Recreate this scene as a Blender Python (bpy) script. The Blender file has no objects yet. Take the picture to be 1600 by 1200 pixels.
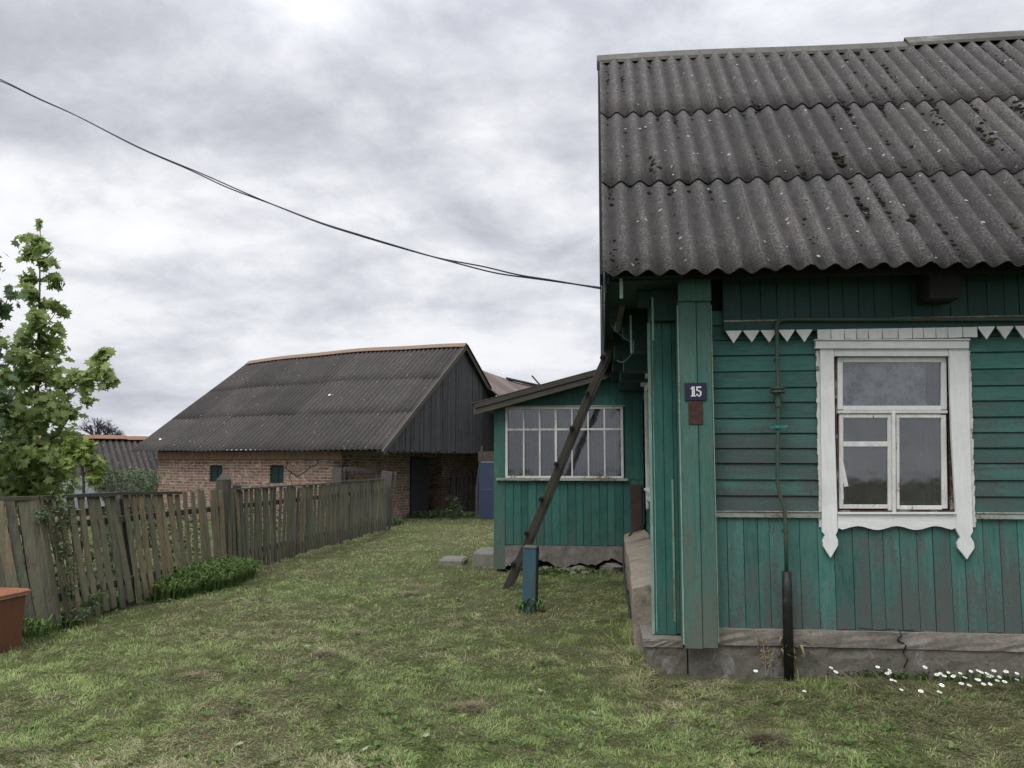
import bpy, math, random
import numpy as np
from mathutils import Vector, Matrix
random.seed(7); rng = np.random.default_rng(7)
S = bpy.context.scene; COL = S.collection
R = math.radians
# ---------------------------------------------------------------- camera frame
F = 1290.0; YAW = R(6.2); PITCH = R(5.3); H = 1.6
FWD = Vector((-math.sin(YAW), math.cos(YAW), 0)); RGT = Vector((math.cos(YAW), math.sin(YAW), 0)); UP = Vector((0, 0, 1))
CF = FWD*math.cos(PITCH) + UP*math.sin(PITCH); CU = UP*math.cos(PITCH) - FWD*math.sin(PITCH)
EYE = Vector((0, 0, H))
def ray(px, py): return RGT*((px-800)/F) + CU*((600-py)/F) + CF
def hitY(px, py, Y): r = ray(px, py); return EYE + r*(Y/r.y)
def hitX(px, py, X): r = ray(px, py); return EYE + r*(X/r.x)
def hitZ(px, py, z=0.0): r = ray(px, py); return EYE + r*((z-H)/r.z)
def hitD(px, py, D): r = ray(px, py); return EYE + r*(D/r.dot(FWD))
def cam2w(x, d, z=0.0): v = RGT*x + FWD*d; return Vector((v.x, v.y, z))
def u(a, b): return random.uniform(a, b)

cd = bpy.data.cameras.new('camera'); cam = bpy.data.objects.new('camera', cd); COL.objects.link(cam)
cd.sensor_width = 36; cd.lens = F/1600*36; cd.clip_end = 2000; cd.clip_start = 0.05
cam.location = EYE; cam.rotation_euler = (R(90)+PITCH, 0, YAW); S.camera = cam

# ---------------------------------------------------------------- node helpers
class NT:
    def __init__(s, name):
        s.m = bpy.data.materials.new(name); s.m.use_nodes = True; s.t = s.m.node_tree
        s.t.nodes.clear(); s.out = s.n('ShaderNodeOutputMaterial')
    def n(s, ty, **kw):
        nd = s.t.nodes.new(ty)
        for k, v in kw.items():
            if k.startswith('_'): setattr(nd, k[1:], v)
            else:
                key = int(k[1:]) if k[0] == 'i' and k[1:].isdigit() else k.replace('__', ' ')
                s.set(nd.inputs[key], v)
        return nd
    def set(s, sock, v):
        if isinstance(v, bpy.types.NodeSocket): s.t.links.new(v, sock)
        else:
            if isinstance(v, tuple) and len(v) == 3 and sock.type == 'RGBA': v = (*v, 1)
            sock.default_value = v
    def mix(s, f, a, b, mode='MIX'):
        nd = s.n('ShaderNodeMix', _data_type='RGBA', _blend_type=mode)
        s.set(nd.inputs[0], f); s.set(nd.inputs[6], a); s.set(nd.inputs[7], b); return nd.outputs[2]
    def math(s, op, a, b=0.0, c=0.0, clamp=False):
        nd = s.n('ShaderNodeMath', _operation=op, _use_clamp=clamp)
        s.set(nd.inputs[0], a); s.set(nd.inputs[1], b); s.set(nd.inputs[2], c); return nd.outputs[0]
    def ramp(s, f, a, b, lo=0.0, hi=1.0):
        nd = s.n('ShaderNodeMapRange', _clamp=True); s.set(nd.inputs[0], f)
        for i, v in zip((1, 2, 3, 4), (a, b, lo, hi)): nd.inputs[i].default_value = v
        return nd.outputs[0]
    def noise(s, vec, scale, detail=4, rough=.55, dist=0.0):
        nd = s.n('ShaderNodeTexNoise', Vector=vec, Scale=scale, Detail=detail, Roughness=rough, Distortion=dist); return nd.outputs[0]
    def coord(s, scale=(1, 1, 1)):
        tc = s.n('ShaderNodeTexCoord'); mp = s.n('ShaderNodeMapping', Vector=tc.outputs['Object'], Scale=scale); return mp.outputs[0]
    def rnd(s):
        a = s.n('ShaderNodeAttribute', _attribute_name='rnd'); sp = s.n('ShaderNodeSeparateColor', Color=a.outputs['Color']); return sp.outputs
    def offset(s, vec, r, k=37.0):
        cb = s.n('ShaderNodeCombineXYZ', X=s.math('MULTIPLY', r, k), Y=s.math('MULTIPLY', r, k*1.7), Z=s.math('MULTIPLY', r, k*.6))
        nd = s.n('ShaderNodeVectorMath', _operation='ADD'); s.set(nd.inputs[0], vec); s.set(nd.inputs[1], cb.outputs[0]); return nd.outputs[0]
    def bsdf(s, color, rough=.8, bump=None, bstr=.5, bdist=.01, **kw):
        b = s.n('ShaderNodeBsdfPrincipled'); s.set(b.inputs['Base Color'], color); s.set(b.inputs['Roughness'], rough)
        b.inputs['Specular IOR Level'].default_value = kw.get('spec', .3)
        if 'metal' in kw: b.inputs['Metallic'].default_value = kw['metal']
        if bump is not None:
            bp = s.n('ShaderNodeBump', Height=bump, Strength=bstr, Distance=bdist); s.t.links.new(bp.outputs[0], b.inputs['Normal'])
        s.t.links.new(b.outputs[0], s.out.inputs[0]); return s.m

AX = {'x': (.09, 1, 1), 'y': (1, .09, 1), 'z': (1, 1, .09)}
def wood_paint(name, paint, paint2, bare, ax='z', chip=.5, soft=.08, grime=None, gz=None, rough=.62, dirt=.35, fine=34, vary=.25):
    """weathered paint over grey wood; gz=(z0,z1) makes the paint thinner towards z0"""
    s = NT(name); r = s.rnd(); c = s.coord(AX[ax]); co = s.offset(c, r[0]); iso = s.offset(s.coord(), r[0], 11)
    n1 = s.noise(co, 14, 6, .65, .3); n2 = s.noise(co, fine*2.2, 5, .7); n3 = s.noise(s.coord(), 2.1, 6, .7, .6); n4 = s.noise(iso, 60, 5, .75)
    p = s.mix(s.ramp(n3, .35, .65), paint, paint2)
    val = s.ramp(r[0], 0, 1, 1-vary, 1+vary*.7); p = s.mix(1.0, p, s.n('ShaderNodeCombineColor', Red=val, Green=val, Blue=val).outputs[0], 'MULTIPLY')
    b = s.mix(s.ramp(n2, .3, .7), bare, tuple(x*.45 for x in bare))
    f = s.math('ADD', s.math('MULTIPLY', n1, .42), s.math('MULTIPLY', n4, .28)); f = s.math('ADD', f, s.math('MULTIPLY', n3, .38)); f = s.math('ADD', f, s.math('MULTIPLY', n2, .22)); f = s.math('SUBTRACT', f, .15); soft = soft*.5
    f = s.math('ADD', f, s.math('MULTIPLY', s.math('SUBTRACT', r[1], .5), .07))
    if gz:
        z = s.n('ShaderNodeSeparateXYZ', Vector=s.n('ShaderNodeTexCoord').outputs['Object']).outputs[2]
        f = s.math('ADD', f, s.ramp(z, gz[0], gz[1], gz[2] if len(gz) > 2 else .16, 0))
    k = s.ramp(f, chip-soft, chip+soft); fade = s.ramp(f, chip-.16, chip+.04, 0, .62)
    col = s.mix(fade, p, tuple(.55*x+.45*y for x, y in zip(bare, paint))); col = s.mix(s.math('MULTIPLY', k, s.ramp(n4, .35, .55, .45, 1)), col, b)
    st = s.ramp(n2, .25, .75, 1-dirt, 1.0); col = s.mix(1.0, col, s.n('ShaderNodeCombineColor', Red=st, Green=st, Blue=st).outputs[0], 'MULTIPLY')
    if grime: col = s.mix(s.ramp(s.noise(iso, 1.1, 5, .65), .5, .75, 0, .6), col, grime)
    h = s.math('ADD', s.math('MULTIPLY', n2, .6), s.math('MULTIPLY', k, -.5))
    return s.bsdf(col, s.ramp(k, 0, 1, rough, .9), h, .5, .004)

GREEN = (.030, .130, .105); GREEN2 = (.045, .175, .145); BAREG = (.15, .14, .115)
M = {}
M['siding'] = wood_paint('painted lap siding', GREEN, GREEN2, (.105, .13, .125), 'x', .615, .09, gz=(1.2, 2.3, .19), vary=.3, dirt=.5)
M['apron'] = wood_paint('painted upright boards', (.040, .155, .130), (.075, .25, .21), (.135, .15, .138), 'z', .60, .08, gz=(.35, 1.3, .13), vary=.38, dirt=.5)
M['corner'] = wood_paint('painted corner boards', (.056, .165, .130), (.044, .135, .11), (.17, .19, .15), 'z', .62, .09, gz=(.25, 1.1, .15), vary=.12, dirt=.45)
M['veranda'] = wood_paint('veranda boards', (.026, .125, .100), (.040, .165, .135), (.12, .14, .12), 'z', .65, .08, gz=(.45, 1.1, .09), vary=.28, dirt=.45)
M['frieze'] = wood_paint('frieze boards', (.012, .048, .041), (.016, .06, .05), (.05, .06, .055), 'z', .7, .1, vary=.15)  # green darkened further, eave shade put into the colour
M['white'] = wood_paint('white paint', (.70, .71, .70), (.60, .62, .60), (.27, .24, .19), 'z', .70, .03, dirt=.18, vary=.07)
M['white_flaky'] = wood_paint('flaky white paint', (.74, .74, .72), (.62, .63, .60), (.16, .11, .08), 'z', .60, .02, dirt=.35, vary=.1)
M['white_x'] = wood_paint('white paint flat', (.68, .69, .68), (.60, .62, .60), (.25, .22, .17), 'x', .68, .03, dirt=.22, vary=.1)
M['trim_green'] = wood_paint('peeled edge paint', (.26, .42, .36), (.12, .28, .23), (.30, .20, .12), 'z', .55, .03)
M['belt'] = wood_paint('peeled belt rail', (.40, .43, .40), (.24, .32, .28), (.24, .17, .11), 'x', .56, .05)
M['grey_wood'] = wood_paint('grey weathered wood', (.085, .083, .078), (.06, .058, .055), (.13, .125, .115), 'z', .55, .15, dirt=.5, vary=.45)
M['beam_wood'] = wood_paint('dark weathered timber', (.075, .068, .055), (.05, .047, .04), (.15, .135, .105), 'x', .58, .15, dirt=.5, vary=.25)
M['barn_boards'] = wood_paint('barn gable boards', (.055, .058, .062), (.028, .029, .033), (.13, .132, .135), 'z', .53, .11, dirt=.75, vary=.75)
M['ladder'] = wood_paint('ladder timber', (.095, .088, .072), (.065, .06, .05), (.15, .14, .11), 'z', .6, .15, dirt=.4, vary=.2)
M['blue_post'] = wood_paint('blue painted post', (.018, .095, .145), (.035, .14, .19), (.12, .11, .09), 'z', .56, .07, vary=.1)
M['blue_gate'] = wood_paint('blue painted sheet', (.03, .052, .11), (.04, .055, .09), (.08, .085, .1), 'z', .66, .15, vary=.1)
M['pole_wood'] = wood_paint('lit pole', (.20, .19, .165), (.16, .15, .13), (.26, .25, .22), 'z', .6, .1)  # wood paled so the pole looks lit under the eave
M['dark_door'] = wood_paint('dark door', (.024, .027, .028), (.02, .022, .024), (.06, .06, .06), 'z', .6, .1)

def fence_mat():
    s = NT('picket wood'); r = s.rnd(); c = s.offset(s.coord((1, 1, .08)), r[0], 31); iso = s.offset(s.coord(), r[0], 9)
    n = s.noise(c, 30, 6, .7); n2 = s.noise(iso, 4, 5, .65); n3 = s.noise(iso, 30, 4, .7)
    a = s.mix(r[1], (.105, .10, .08), (.23, .20, .125)); a = s.mix(s.ramp(r[2], .7, 1, 0, .8), a, (.33, .25, .14))
    green = s.mix(n3, (.075, .11, .065), (.20, .215, .14)); a = s.mix(s.ramp(n2, .44, .62, 0, .75), a, green)
    a = s.mix(s.ramp(n2, .40, .28, 0, .7), a, (.04, .036, .032)); a = s.mix(1, a, (.80, .80, .80), 'MULTIPLY')
    v = s.ramp(n, .3, .7, .55, 1.15); a = s.mix(1, a, s.n('ShaderNodeCombineColor', Red=v, Green=v, Blue=v).outputs[0], 'MULTIPLY')
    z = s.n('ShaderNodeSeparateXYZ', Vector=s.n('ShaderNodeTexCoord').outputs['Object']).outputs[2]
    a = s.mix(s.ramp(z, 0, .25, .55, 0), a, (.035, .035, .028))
    return s.bsdf(a, .9, n, .6, .004)
M['picket'] = fence_mat()

def slate_mat(name, base, crest, brown, lichen=1.0, fleck=0.0):
    s = NT(name); r = s.rnd(); iso = s.coord()
    n1 = s.noise(iso, 1.6, 5, .6); n2 = s.noise(iso, 55, 5, .75); n3 = s.noise(iso, 9, 5, .7); n4 = s.noise(iso, 160, 3, .7)
    c = s.mix(s.ramp(n1, .35, .65), base, brown)
    cr = s.math('MULTIPLY', s.ramp(r[0], .0, 1, .25, 1), s.ramp(n2, .44, .60)); cr = s.math('MULTIPLY', cr, s.ramp(n3, .3, .6, .35, 1))
    c = s.mix(s.math('MULTIPLY', cr, .75*lichen), c, crest)
    val = s.ramp(r[1], 0, 1, .82, 1.18)
    c = s.mix(1, c, s.n('ShaderNodeCombineColor', Red=val, Green=val, Blue=val).outputs[0], 'MULTIPLY')
    c = s.mix(s.math('MULTIPLY', s.ramp(r[0], .5, 0), s.ramp(n3, .4, .6, .1, .7)), c, tuple(x*.35 for x in base))
    c = s.mix(s.ramp(n4, .35, .6, .7, 0), c, tuple(x*.45 for x in base))
    sp = s.n('ShaderNodeTexVoronoi', Vector=iso, Scale=5.5, Randomness=1.0).outputs[0]
    c = s.mix(s.math('MULTIPLY', s.ramp(sp, .10, .07), s.ramp(n2, .45, .5, 0, .7)), c, (.42, .43, .40))
    h = s.math('ADD', n2, s.math('MULTIPLY', n4, .4))
    return s.bsdf(c, .93, h, .6, .006, spec=.15)
M['slate'] = slate_mat('asbestos cement sheet', (.054, .052, .053), (.26, .25, .23), (.066, .059, .055), 1.0)
M['slate_barn'] = slate_mat('barn cement sheet', (.050, .046, .046), (.17, .165, .16), (.075, .064, .058), .8)
M['slate_far'] = slate_mat('old pale cement sheet', (.13, .115, .105), (.32, .30, .28), (.17, .12, .10), 1.0)

def simple(name, c1, c2, scale=6, rough=.85, bstr=.4, bdist=.01, lo=.35, hi=.65, c3=None, metal=0, spec=.3):
    s = NT(name); iso = s.coord(); r = s.rnd(); iso = s.offset(iso, r[0], 13)
    n = s.noise(iso, scale, 6, .65); n2 = s.noise(iso, scale*9, 5, .7)
    c = s.mix(s.ramp(n, lo, hi), c1, c2)
    if c3: c = s.mix(s.ramp(s.noise(iso, scale*.6, 6, .7, .5), .54, .64), c, c3)
    v = s.ramp(n2, .25, .75, .72, 1.2); c = s.mix(1, c, s.n('ShaderNodeCombineColor', Red=v, Green=v, Blue=v).outputs[0], 'MULTIPLY')
    return s.bsdf(c, rough, s.math('ADD', n, s.math('MULTIPLY', n2, .5)), bstr, bdist, metal=metal, spec=spec)
def concrete_mat():
    s = NT('plinth concrete'); iso = s.coord(); n = s.noise(iso, 2.2, 6, .7); n2 = s.noise(iso, 30, 6, .75); n3 = s.noise(iso, 5, 6, .7, .6)
    z = s.n('ShaderNodeSeparateXYZ', Vector=s.n('ShaderNodeTexCoord').outputs['Object']).outputs[2]
    c = s.mix(s.ramp(n, .35, .65), (.225, .205, .175), (.155, .14, .12))
    c = s.mix(s.ramp(s.math('ADD', z, s.math('MULTIPLY', n, .12)), .34, .16, 0, .5), c, (.045, .047, .034))  # darker towards the ground, edge broken up by noise
    c = s.mix(s.ramp(n3, .56, .64, 0, .6), c, (.24, .235, .215))
    c = s.mix(s.math('MULTIPLY', s.ramp(n3, .42, .34), s.ramp(z, .35, .1, 0, .8)), c, (.035, .055, .02))
    v = s.ramp(n2, .3, .7, .7, 1.2); c = s.mix(1, c, s.n('ShaderNodeCombineColor', Red=v, Green=v, Blue=v).outputs[0], 'MULTIPLY')
    return s.bsdf(c, .95, s.math('ADD', n3, s.math('MULTIPLY', n2, .6)), .8, .015)
M['concrete'] = concrete_mat()
M['beige_concrete'] = simple('pale cement ledge', (.27, .235, .185), (.20, .175, .14), 4, .95, .6, .012, c3=(.12, .105, .085))
M['grey_slab'] = simple('grey slab', (.20, .19, .165), (.15, .145, .125), 5, .95)
M['stone'] = simple('rubble stone', (.20, .185, .17), (.10, .09, .08), 6, .95, .8, .02)
M['rust_red'] = simple('rusty red painted steel', (.155, .055, .026), (.115, .05, .026), 5, .7, .4, .006, c3=(.09, .06, .035), spec=.4)
M['rust_lid'] = simple('lid paint', (.27, .11, .06), (.21, .09, .05), 3, .55, .3, .004)
M['ridge_orange'] = simple('rusty ridge metal', (.19, .15, .115), (.21, .135, .09), 1.5, .8, c3=(.13, .115, .085))
M['ridge_grey'] = simple('weathered ridge metal', (.115, .11, .095), (.075, .073, .066), 2.2, .8, c3=(.2, .19, .165))
M['pipe'] = simple('green gas pipe', (.035, .065, .045), (.05, .075, .055), 12, .6, c3=(.07, .06, .04))
M['black_pipe'] = simple('tarred pipe sleeve', (.012, .012, .012), (.02, .019, .018), 10, .5, c3=(.05, .05, .045))
M['teal_paint'] = simple('bright teal paint', (.02, .16, .15), (.03, .2, .18), 20, .6)
M['wire'] = simple('dark wire', (.02, .02, .024), (.035, .035, .04), 10, .6)
M['wire_light'] = simple('pale wire', (.20, .22, .21), (.12, .14, .13), 10, .6)
M['plate_blue'] = simple('enamel plate', (.012, .012, .035), (.018, .018, .045), 30, .35, .1, .001)
M['digit'] = simple('white enamel', (.75, .75, .75), (.6, .6, .6), 60, .5, .1, .001)
M['rust_plate'] = simple('rusted plate', (.06, .028, .022), (.035, .02, .018), 25, .8, c3=(.09, .045, .03))
M['dark'] = simple('unlit boards', (.01, .011, .01), (.014, .014, .013), 3, .95)
M['room'] = simple('dim room wall', (.10, .09, .085), (.14, .13, .12), 2, .95)
M['moss'] = simple('dark moss', (.004, .004, .0035), (.010, .010, .006), 30, 1, 1, .01)
M['moss_green'] = simple('green moss', (.035, .036, .014), (.015, .016, .008), 30, 1, 1, .01)
M['crack'] = simple('crack shadow', (.012, .011, .01), (.02, .018, .015), 10, 1)
M['pale_sheet'] = simple('pale bluish sheet', (.42, .45, .50), (.34, .37, .42), 3, .6, c3=(.28, .3, .33))
M['bark'] = simple('bark', (.05, .045, .035), (.085, .075, .06), 18, .95, .8, .01)
M['twig'] = simple('twigs', (.055, .05, .05), (.04, .038, .04), 10, .95)
M['board_brown'] = simple('brown board', (.07, .045, .04), (.05, .035, .032), 3, .8)

def brick_mat(name, dark=1.0):
    s = NT(name); tc = s.n('ShaderNodeTexCoord').outputs['Object']
    sp = s.n('ShaderNodeSeparateXYZ', Vector=tc)
    xy = s.math('ADD', sp.outputs[0], sp.outputs[1])
    wob = s.math('MULTIPLY', s.noise(tc, 1.3, 4), .07)
    v = s.n('ShaderNodeCombineXYZ', X=xy, Y=s.math('ADD', sp.outputs[2], wob)).outputs[0]
    k = dark
    b = s.n('ShaderNodeTexBrick', _offset=.5, Vector=v, Color1=(.24*k, .155*k, .115*k), Color2=(.12*k, .072*k, .058*k), Mortar=(.34*k, .31*k, .26*k), Scale=1.0)
    b.inputs['Brick Width'].default_value = .26; b.inputs['Row Height'].default_value = .077; b.inputs['Mortar Size'].default_value = .009
    b.inputs['Mortar Smooth'].default_value = .3; b.inputs['Bias'].default_value = -.1
    n = s.noise(tc, 2.2, 6, .7); n2 = s.noise(tc, 24, 5, .7)
    c = s.mix(s.ramp(s.noise(tc, 7, 5, .7), .53, .64, 0, .7), b.outputs[0], (.46*k, .36*k, .27*k))
    c = s.mix(s.ramp(n, .42, .3, 0, .7), c, (.10*k, .055*k, .045*k))
    vv = s.ramp(n2, .3, .7, .6, 1.25); c = s.mix(1, c, s.n('ShaderNodeCombineColor', Red=vv, Green=vv, Blue=vv).outputs[0], 'MULTIPLY')
    h = s.math('SUBTRACT', n2, b.outputs[1])
    return s.bsdf(c, .95, h, .7, .02)
M['brick'] = brick_mat('old brick')
M['brick_copy'] = brick_mat('old brick copy', 1.0)  # same tones as the brick of the long wall
M['brick_soldier'] = simple('brick on edge', (.27, .19, .12), (.19, .125, .09), 8, .95)

def leaf_mat(name, c1, c2, c3, trans=.35):
    s = NT(name); r = s.rnd()
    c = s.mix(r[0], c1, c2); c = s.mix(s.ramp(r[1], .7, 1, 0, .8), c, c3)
    b = s.n('ShaderNodeBsdfPrincipled'); s.set(b.inputs['Base Color'], c); b.inputs['Roughness'].default_value = .55; b.inputs['Specular IOR Level'].default_value = .25
    t = s.n('ShaderNodeBsdfTranslucent'); s.set(t.inputs[0], s.mix(.5, c, (.16, .26, .03)))
    mx = s.n('ShaderNodeMixShader', i0=trans); s.t.links.new(b.outputs[0], mx.inputs[1]); s.t.links.new(t.outputs[0], mx.inputs[2])
    s.t.links.new(mx.outputs[0], s.out.inputs[0]); return s.m
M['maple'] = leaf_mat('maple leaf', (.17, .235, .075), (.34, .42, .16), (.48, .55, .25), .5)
M['maple_dark'] = leaf_mat('dark leaf', (.05, .085, .04), (.08, .13, .055), (.11, .17, .07))
M['lime_leaf'] = leaf_mat('lime leaf', (.15, .21, .05), (.22, .29, .065), (.30, .36, .09))
M['bush'] = leaf_mat('bush leaf', (.045, .08, .035), (.085, .13, .05), (.15, .20, .10), .2)
M['lily'] = leaf_mat('strap leaf', (.075, .135, .04), (.13, .20, .06), (.20, .27, .09))
M['weed_dark'] = leaf_mat('shaded weeds', (.03, .045, .02), (.05, .075, .03), (.09, .12, .05), .1)
M['straw'] = leaf_mat('dry stalks', (.20, .17, .09), (.26, .23, .13), (.16, .12, .07), .1)
def grass_mat():
    s = NT('grass'); a = s.n('ShaderNodeAttribute', _attribute_name='rnd').outputs['Color']
    b = s.n('ShaderNodeBsdfPrincipled'); s.set(b.inputs['Base Color'], a); b.inputs['Roughness'].default_value = .6; b.inputs['Specular IOR Level'].default_value = .2
    t = s.n('ShaderNodeBsdfTranslucent'); s.set(t.inputs[0], a)
    mx = s.n('ShaderNodeMixShader', i0=.3); s.t.links.new(b.outputs[0], mx.inputs[1]); s.t.links.new(t.outputs[0], mx.inputs[2]); s.t.links.new(mx.outputs[0], s.out.inputs[0]); return s.m
M['grass'] = grass_mat()
def soil_mat():
    s = NT('lawn soil'); iso = s.coord(); n = s.noise(iso, .5, 6, .6); n2 = s.noise(iso, 9, 6, .7); n3 = s.noise(iso, 70, 4, .7)
    c = s.mix(s.ramp(n, .4, .62), (.10, .13, .05), (.14, .135, .07)); c = s.mix(s.ramp(n2, .45, .62, 0, .8), c, (.12, .10, .062))
    v = s.ramp(n3, .3, .7, .5, 1.2); c = s.mix(1, c, s.n('ShaderNodeCombineColor', Red=v, Green=v, Blue=v).outputs[0], 'MULTIPLY')
    return s.bsdf(c, 1, s.math('ADD', n2, n3), .9, .03, spec=.1)
M['soil'] = soil_mat()
def glass_mat(name, gl=.16, tint=(.82, .85, .86)):
    s = NT(name); fr = s.n('ShaderNodeFresnel', IOR=1.6); g = s.n('ShaderNodeBsdfGlossy', Color=(.93, .94, .95), Roughness=.05)
    iso = s.coord(); n = s.noise(iso, 2.4, 3, .5)
    bp = s.n('ShaderNodeBump', Height=n, Strength=.12, Distance=.02); s.t.links.new(bp.outputs[0], g.inputs['Normal'])
    t = s.n('ShaderNodeBsdfTransparent', Color=tint); d = s.n('ShaderNodeBsdfDiffuse', Color=(.16, .16, .16))
    m1 = s.n('ShaderNodeMixShader'); s.set(m1.inputs[0], s.ramp(s.noise(iso, 6, 6, .7), .35, .75, .02, .22)); s.t.links.new(t.outputs[0], m1.inputs[1]); s.t.links.new(d.outputs[0], m1.inputs[2])
    m2 = s.n('ShaderNodeMixShader'); s.set(m2.inputs[0], s.math('ADD', fr.outputs[0], gl, clamp=True)); s.t.links.new(m1.outputs[0], m2.inputs[1]); s.t.links.new(g.outputs[0], m2.inputs[2])
    s.t.links.new(m2.outputs[0], s.out.inputs[0]); return s.m
M['glass'] = glass_mat('window glass', .02)
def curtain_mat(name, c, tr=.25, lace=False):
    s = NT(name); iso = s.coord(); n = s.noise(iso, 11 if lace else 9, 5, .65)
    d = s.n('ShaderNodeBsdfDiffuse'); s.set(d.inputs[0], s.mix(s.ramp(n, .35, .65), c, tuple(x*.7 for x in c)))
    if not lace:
        wv = s.n('ShaderNodeTexWave', Vector=s.coord(), Scale=7.5, Distortion=1.5, Detail=2); q_ = s.ramp(wv.outputs[1], .15, .75, .22, 1.5); s.set(d.inputs[0], s.mix(1, c, s.n('ShaderNodeCombineColor', Red=q_, Green=q_, Blue=q_).outputs[0], 'MULTIPLY'))  # dark and light stripes stand in for the shading of the folds
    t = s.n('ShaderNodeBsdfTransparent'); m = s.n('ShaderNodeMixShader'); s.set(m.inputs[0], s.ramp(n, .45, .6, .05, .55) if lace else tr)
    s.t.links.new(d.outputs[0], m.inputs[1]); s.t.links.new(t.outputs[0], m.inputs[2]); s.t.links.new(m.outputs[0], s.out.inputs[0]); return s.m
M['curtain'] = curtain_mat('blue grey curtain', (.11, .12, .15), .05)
M['lace'] = curtain_mat('lace curtain', (.93, .92, .96), .2, True)

# ---------------------------------------------------------------- mesh helpers
class MB:
    def __init__(s): s.v = []; s.f = []; s.c = []
    def face(s, pts, c=None):
        b = len(s.v); s.v += [tuple(p) for p in pts]; s.f.append(tuple(range(b, b+len(pts)))); s.c.append(c or s.rc())
    def rc(s): return (random.random(), random.random(), random.random())
    def hexa(s, p, c=None):  # p: 8 corners, bottom 4 ccw then top 4
        b = len(s.v); s.v += [tuple(q) for q in p]; c = c or s.rc()
        for q in ((3, 2, 1, 0), (4, 5, 6, 7), (0, 1, 5, 4), (1, 2, 6, 5), (2, 3, 7, 6), (3, 0, 4, 7)):
            s.f.append(tuple(b+i for i in q)); s.c.append(c)
    def box(s, x0, x1, y0, y1, z0, z1, c=None, mat=None):
        p = [Vector(q) for q in ((x0, y0, z0), (x1, y0, z0), (x1, y1, z0), (x0, y1, z0), (x0, y0, z1), (x1, y0, z1), (x1, y1, z1), (x0, y1, z1))]
        if mat is not None: p = [mat @ q for q in p]
        s.hexa(p, c)
    def beam(s, a, b, w, h, side=None, c=None, w2=None, h2=None):
        a = Vector(a); b = Vector(b); d = (b-a).normalized()
        sd = Vector(side) if side is not None else (d.cross(UP) if abs(d.z) < .95 else Vector((1, 0, 0)))
        sd = (sd - d*sd.dot(d)).normalized(); n = sd.cross(d); w2 = w2 or w; h2 = h2 or h
        s.hexa([a-sd*w/2-n*h/2, a+sd*w/2-n*h/2, a+sd*w/2+n*h/2, a-sd*w/2+n*h/2, b-sd*w2/2-n*h2/2, b+sd*w2/2-n*h2/2, b+sd*w2/2+n*h2/2, b-sd*w2/2+n*h2/2], c)
    def tube(s, pts, rad, n=8, c=None, cap=True):
        pts = [Vector(p) for p in pts]; c = c or s.rc(); b0 = len(s.v)
        rad = rad if isinstance(rad, (list, tuple)) else [rad]*len(pts)
        ref = None
        for i, p in enumerate(pts):
            d = (pts[min(i+1, len(pts)-1)] - pts[max(i-1, 0)]).normalized()
            if ref is None: ref = d.orthogonal().normalized()
            ref = (ref - d*ref.dot(d)).normalized(); q = d.cross(ref)
            for k in range(n):
                t = 2*math.pi*k/n; s.v.append(tuple(p + ref*math.cos(t)*rad[i] + q*math.sin(t)*rad[i]))
        for i in range(len(pts)-1):
            for k in range(n):
                a = b0+i*n+k; b = b0+i*n+(k+1) % n; s.f.append((a, b, b+n, a+n)); s.c.append(c)
        if cap:
            s.f.append(tuple(b0+k for k in range(n))[::-1]); s.c.append(c); s.f.append(tuple(b0+(len(pts)-1)*n+k for k in range(n))); s.c.append(c)
    def prism(s, outline, y0, y1, c=None, axis='y'):  # outline in x,z extruded along y
        c = c or s.rc(); b = len(s.v); n = len(outline)
        for y in (y0, y1):
            for (x, z) in outline: s.v.append((x, y, z) if axis == 'y' else (y, x, z))
        s.f.append(tuple(range(b, b+n))); s.f.append(tuple(range(b+2*n-1, b+n-1, -1))); s.c += [c, c]
        for i in range(n):
            j = (i+1) % n; s.f.append((b+i, b+n+i, b+n+j, b+j)); s.c.append(c)
    def build(s, name, mat, parent=None, loc=(0, 0, 0), smooth=False, bevel=0.0, origin=None):
        """vertices are given in the space of the parent (or world); origin re-centres a top-level thing"""
        me = bpy.data.meshes.new(name); v = s.v
        if origin is not None:
            o = Vector(origin); v = [(a[0]-o.x, a[1]-o.y, a[2]-o.z) for a in v]; loc = origin
        me.from_pydata(v, [], s.f); at = me.color_attributes.new('rnd', 'FLOAT_COLOR', 'CORNER')
        cs = np.array([[*c[:3], 1] for c, f in zip(s.c, s.f) for _ in f], dtype=np.float32)
        if len(cs): at.data.foreach_set('color', cs.ravel())
        if smooth: me.polygons.foreach_set('use_smooth', [True]*len(me.polygons))
        me.materials.append(M[mat] if isinstance(mat, str) else mat); me.update()
        ob = bpy.data.objects.new(name, me); COL.objects.link(ob); ob.location = loc
        if parent: ob.parent = parent
        if bevel:
            bm = ob.modifiers.new('bevel', 'BEVEL'); bm.width = bevel; bm.segments = 1; bm.limit_method = 'ANGLE'
        return ob
def tag(o, label, cat, group=None, kind=None):
    o['label'] = label
    if cat: o['category'] = cat
    if group: o['group'] = group
    if kind: o['kind'] = kind
    return o
def empty(name, loc, label, cat, group=None, rz=0):
    o = bpy.data.objects.new(name, None); COL.objects.link(o); o.location = loc; o.rotation_euler = (0, 0, rz); o.empty_display_size = .2
    tag(o, label, cat, group); return o
def structure(o): o['kind'] = 'structure'; return o

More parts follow.
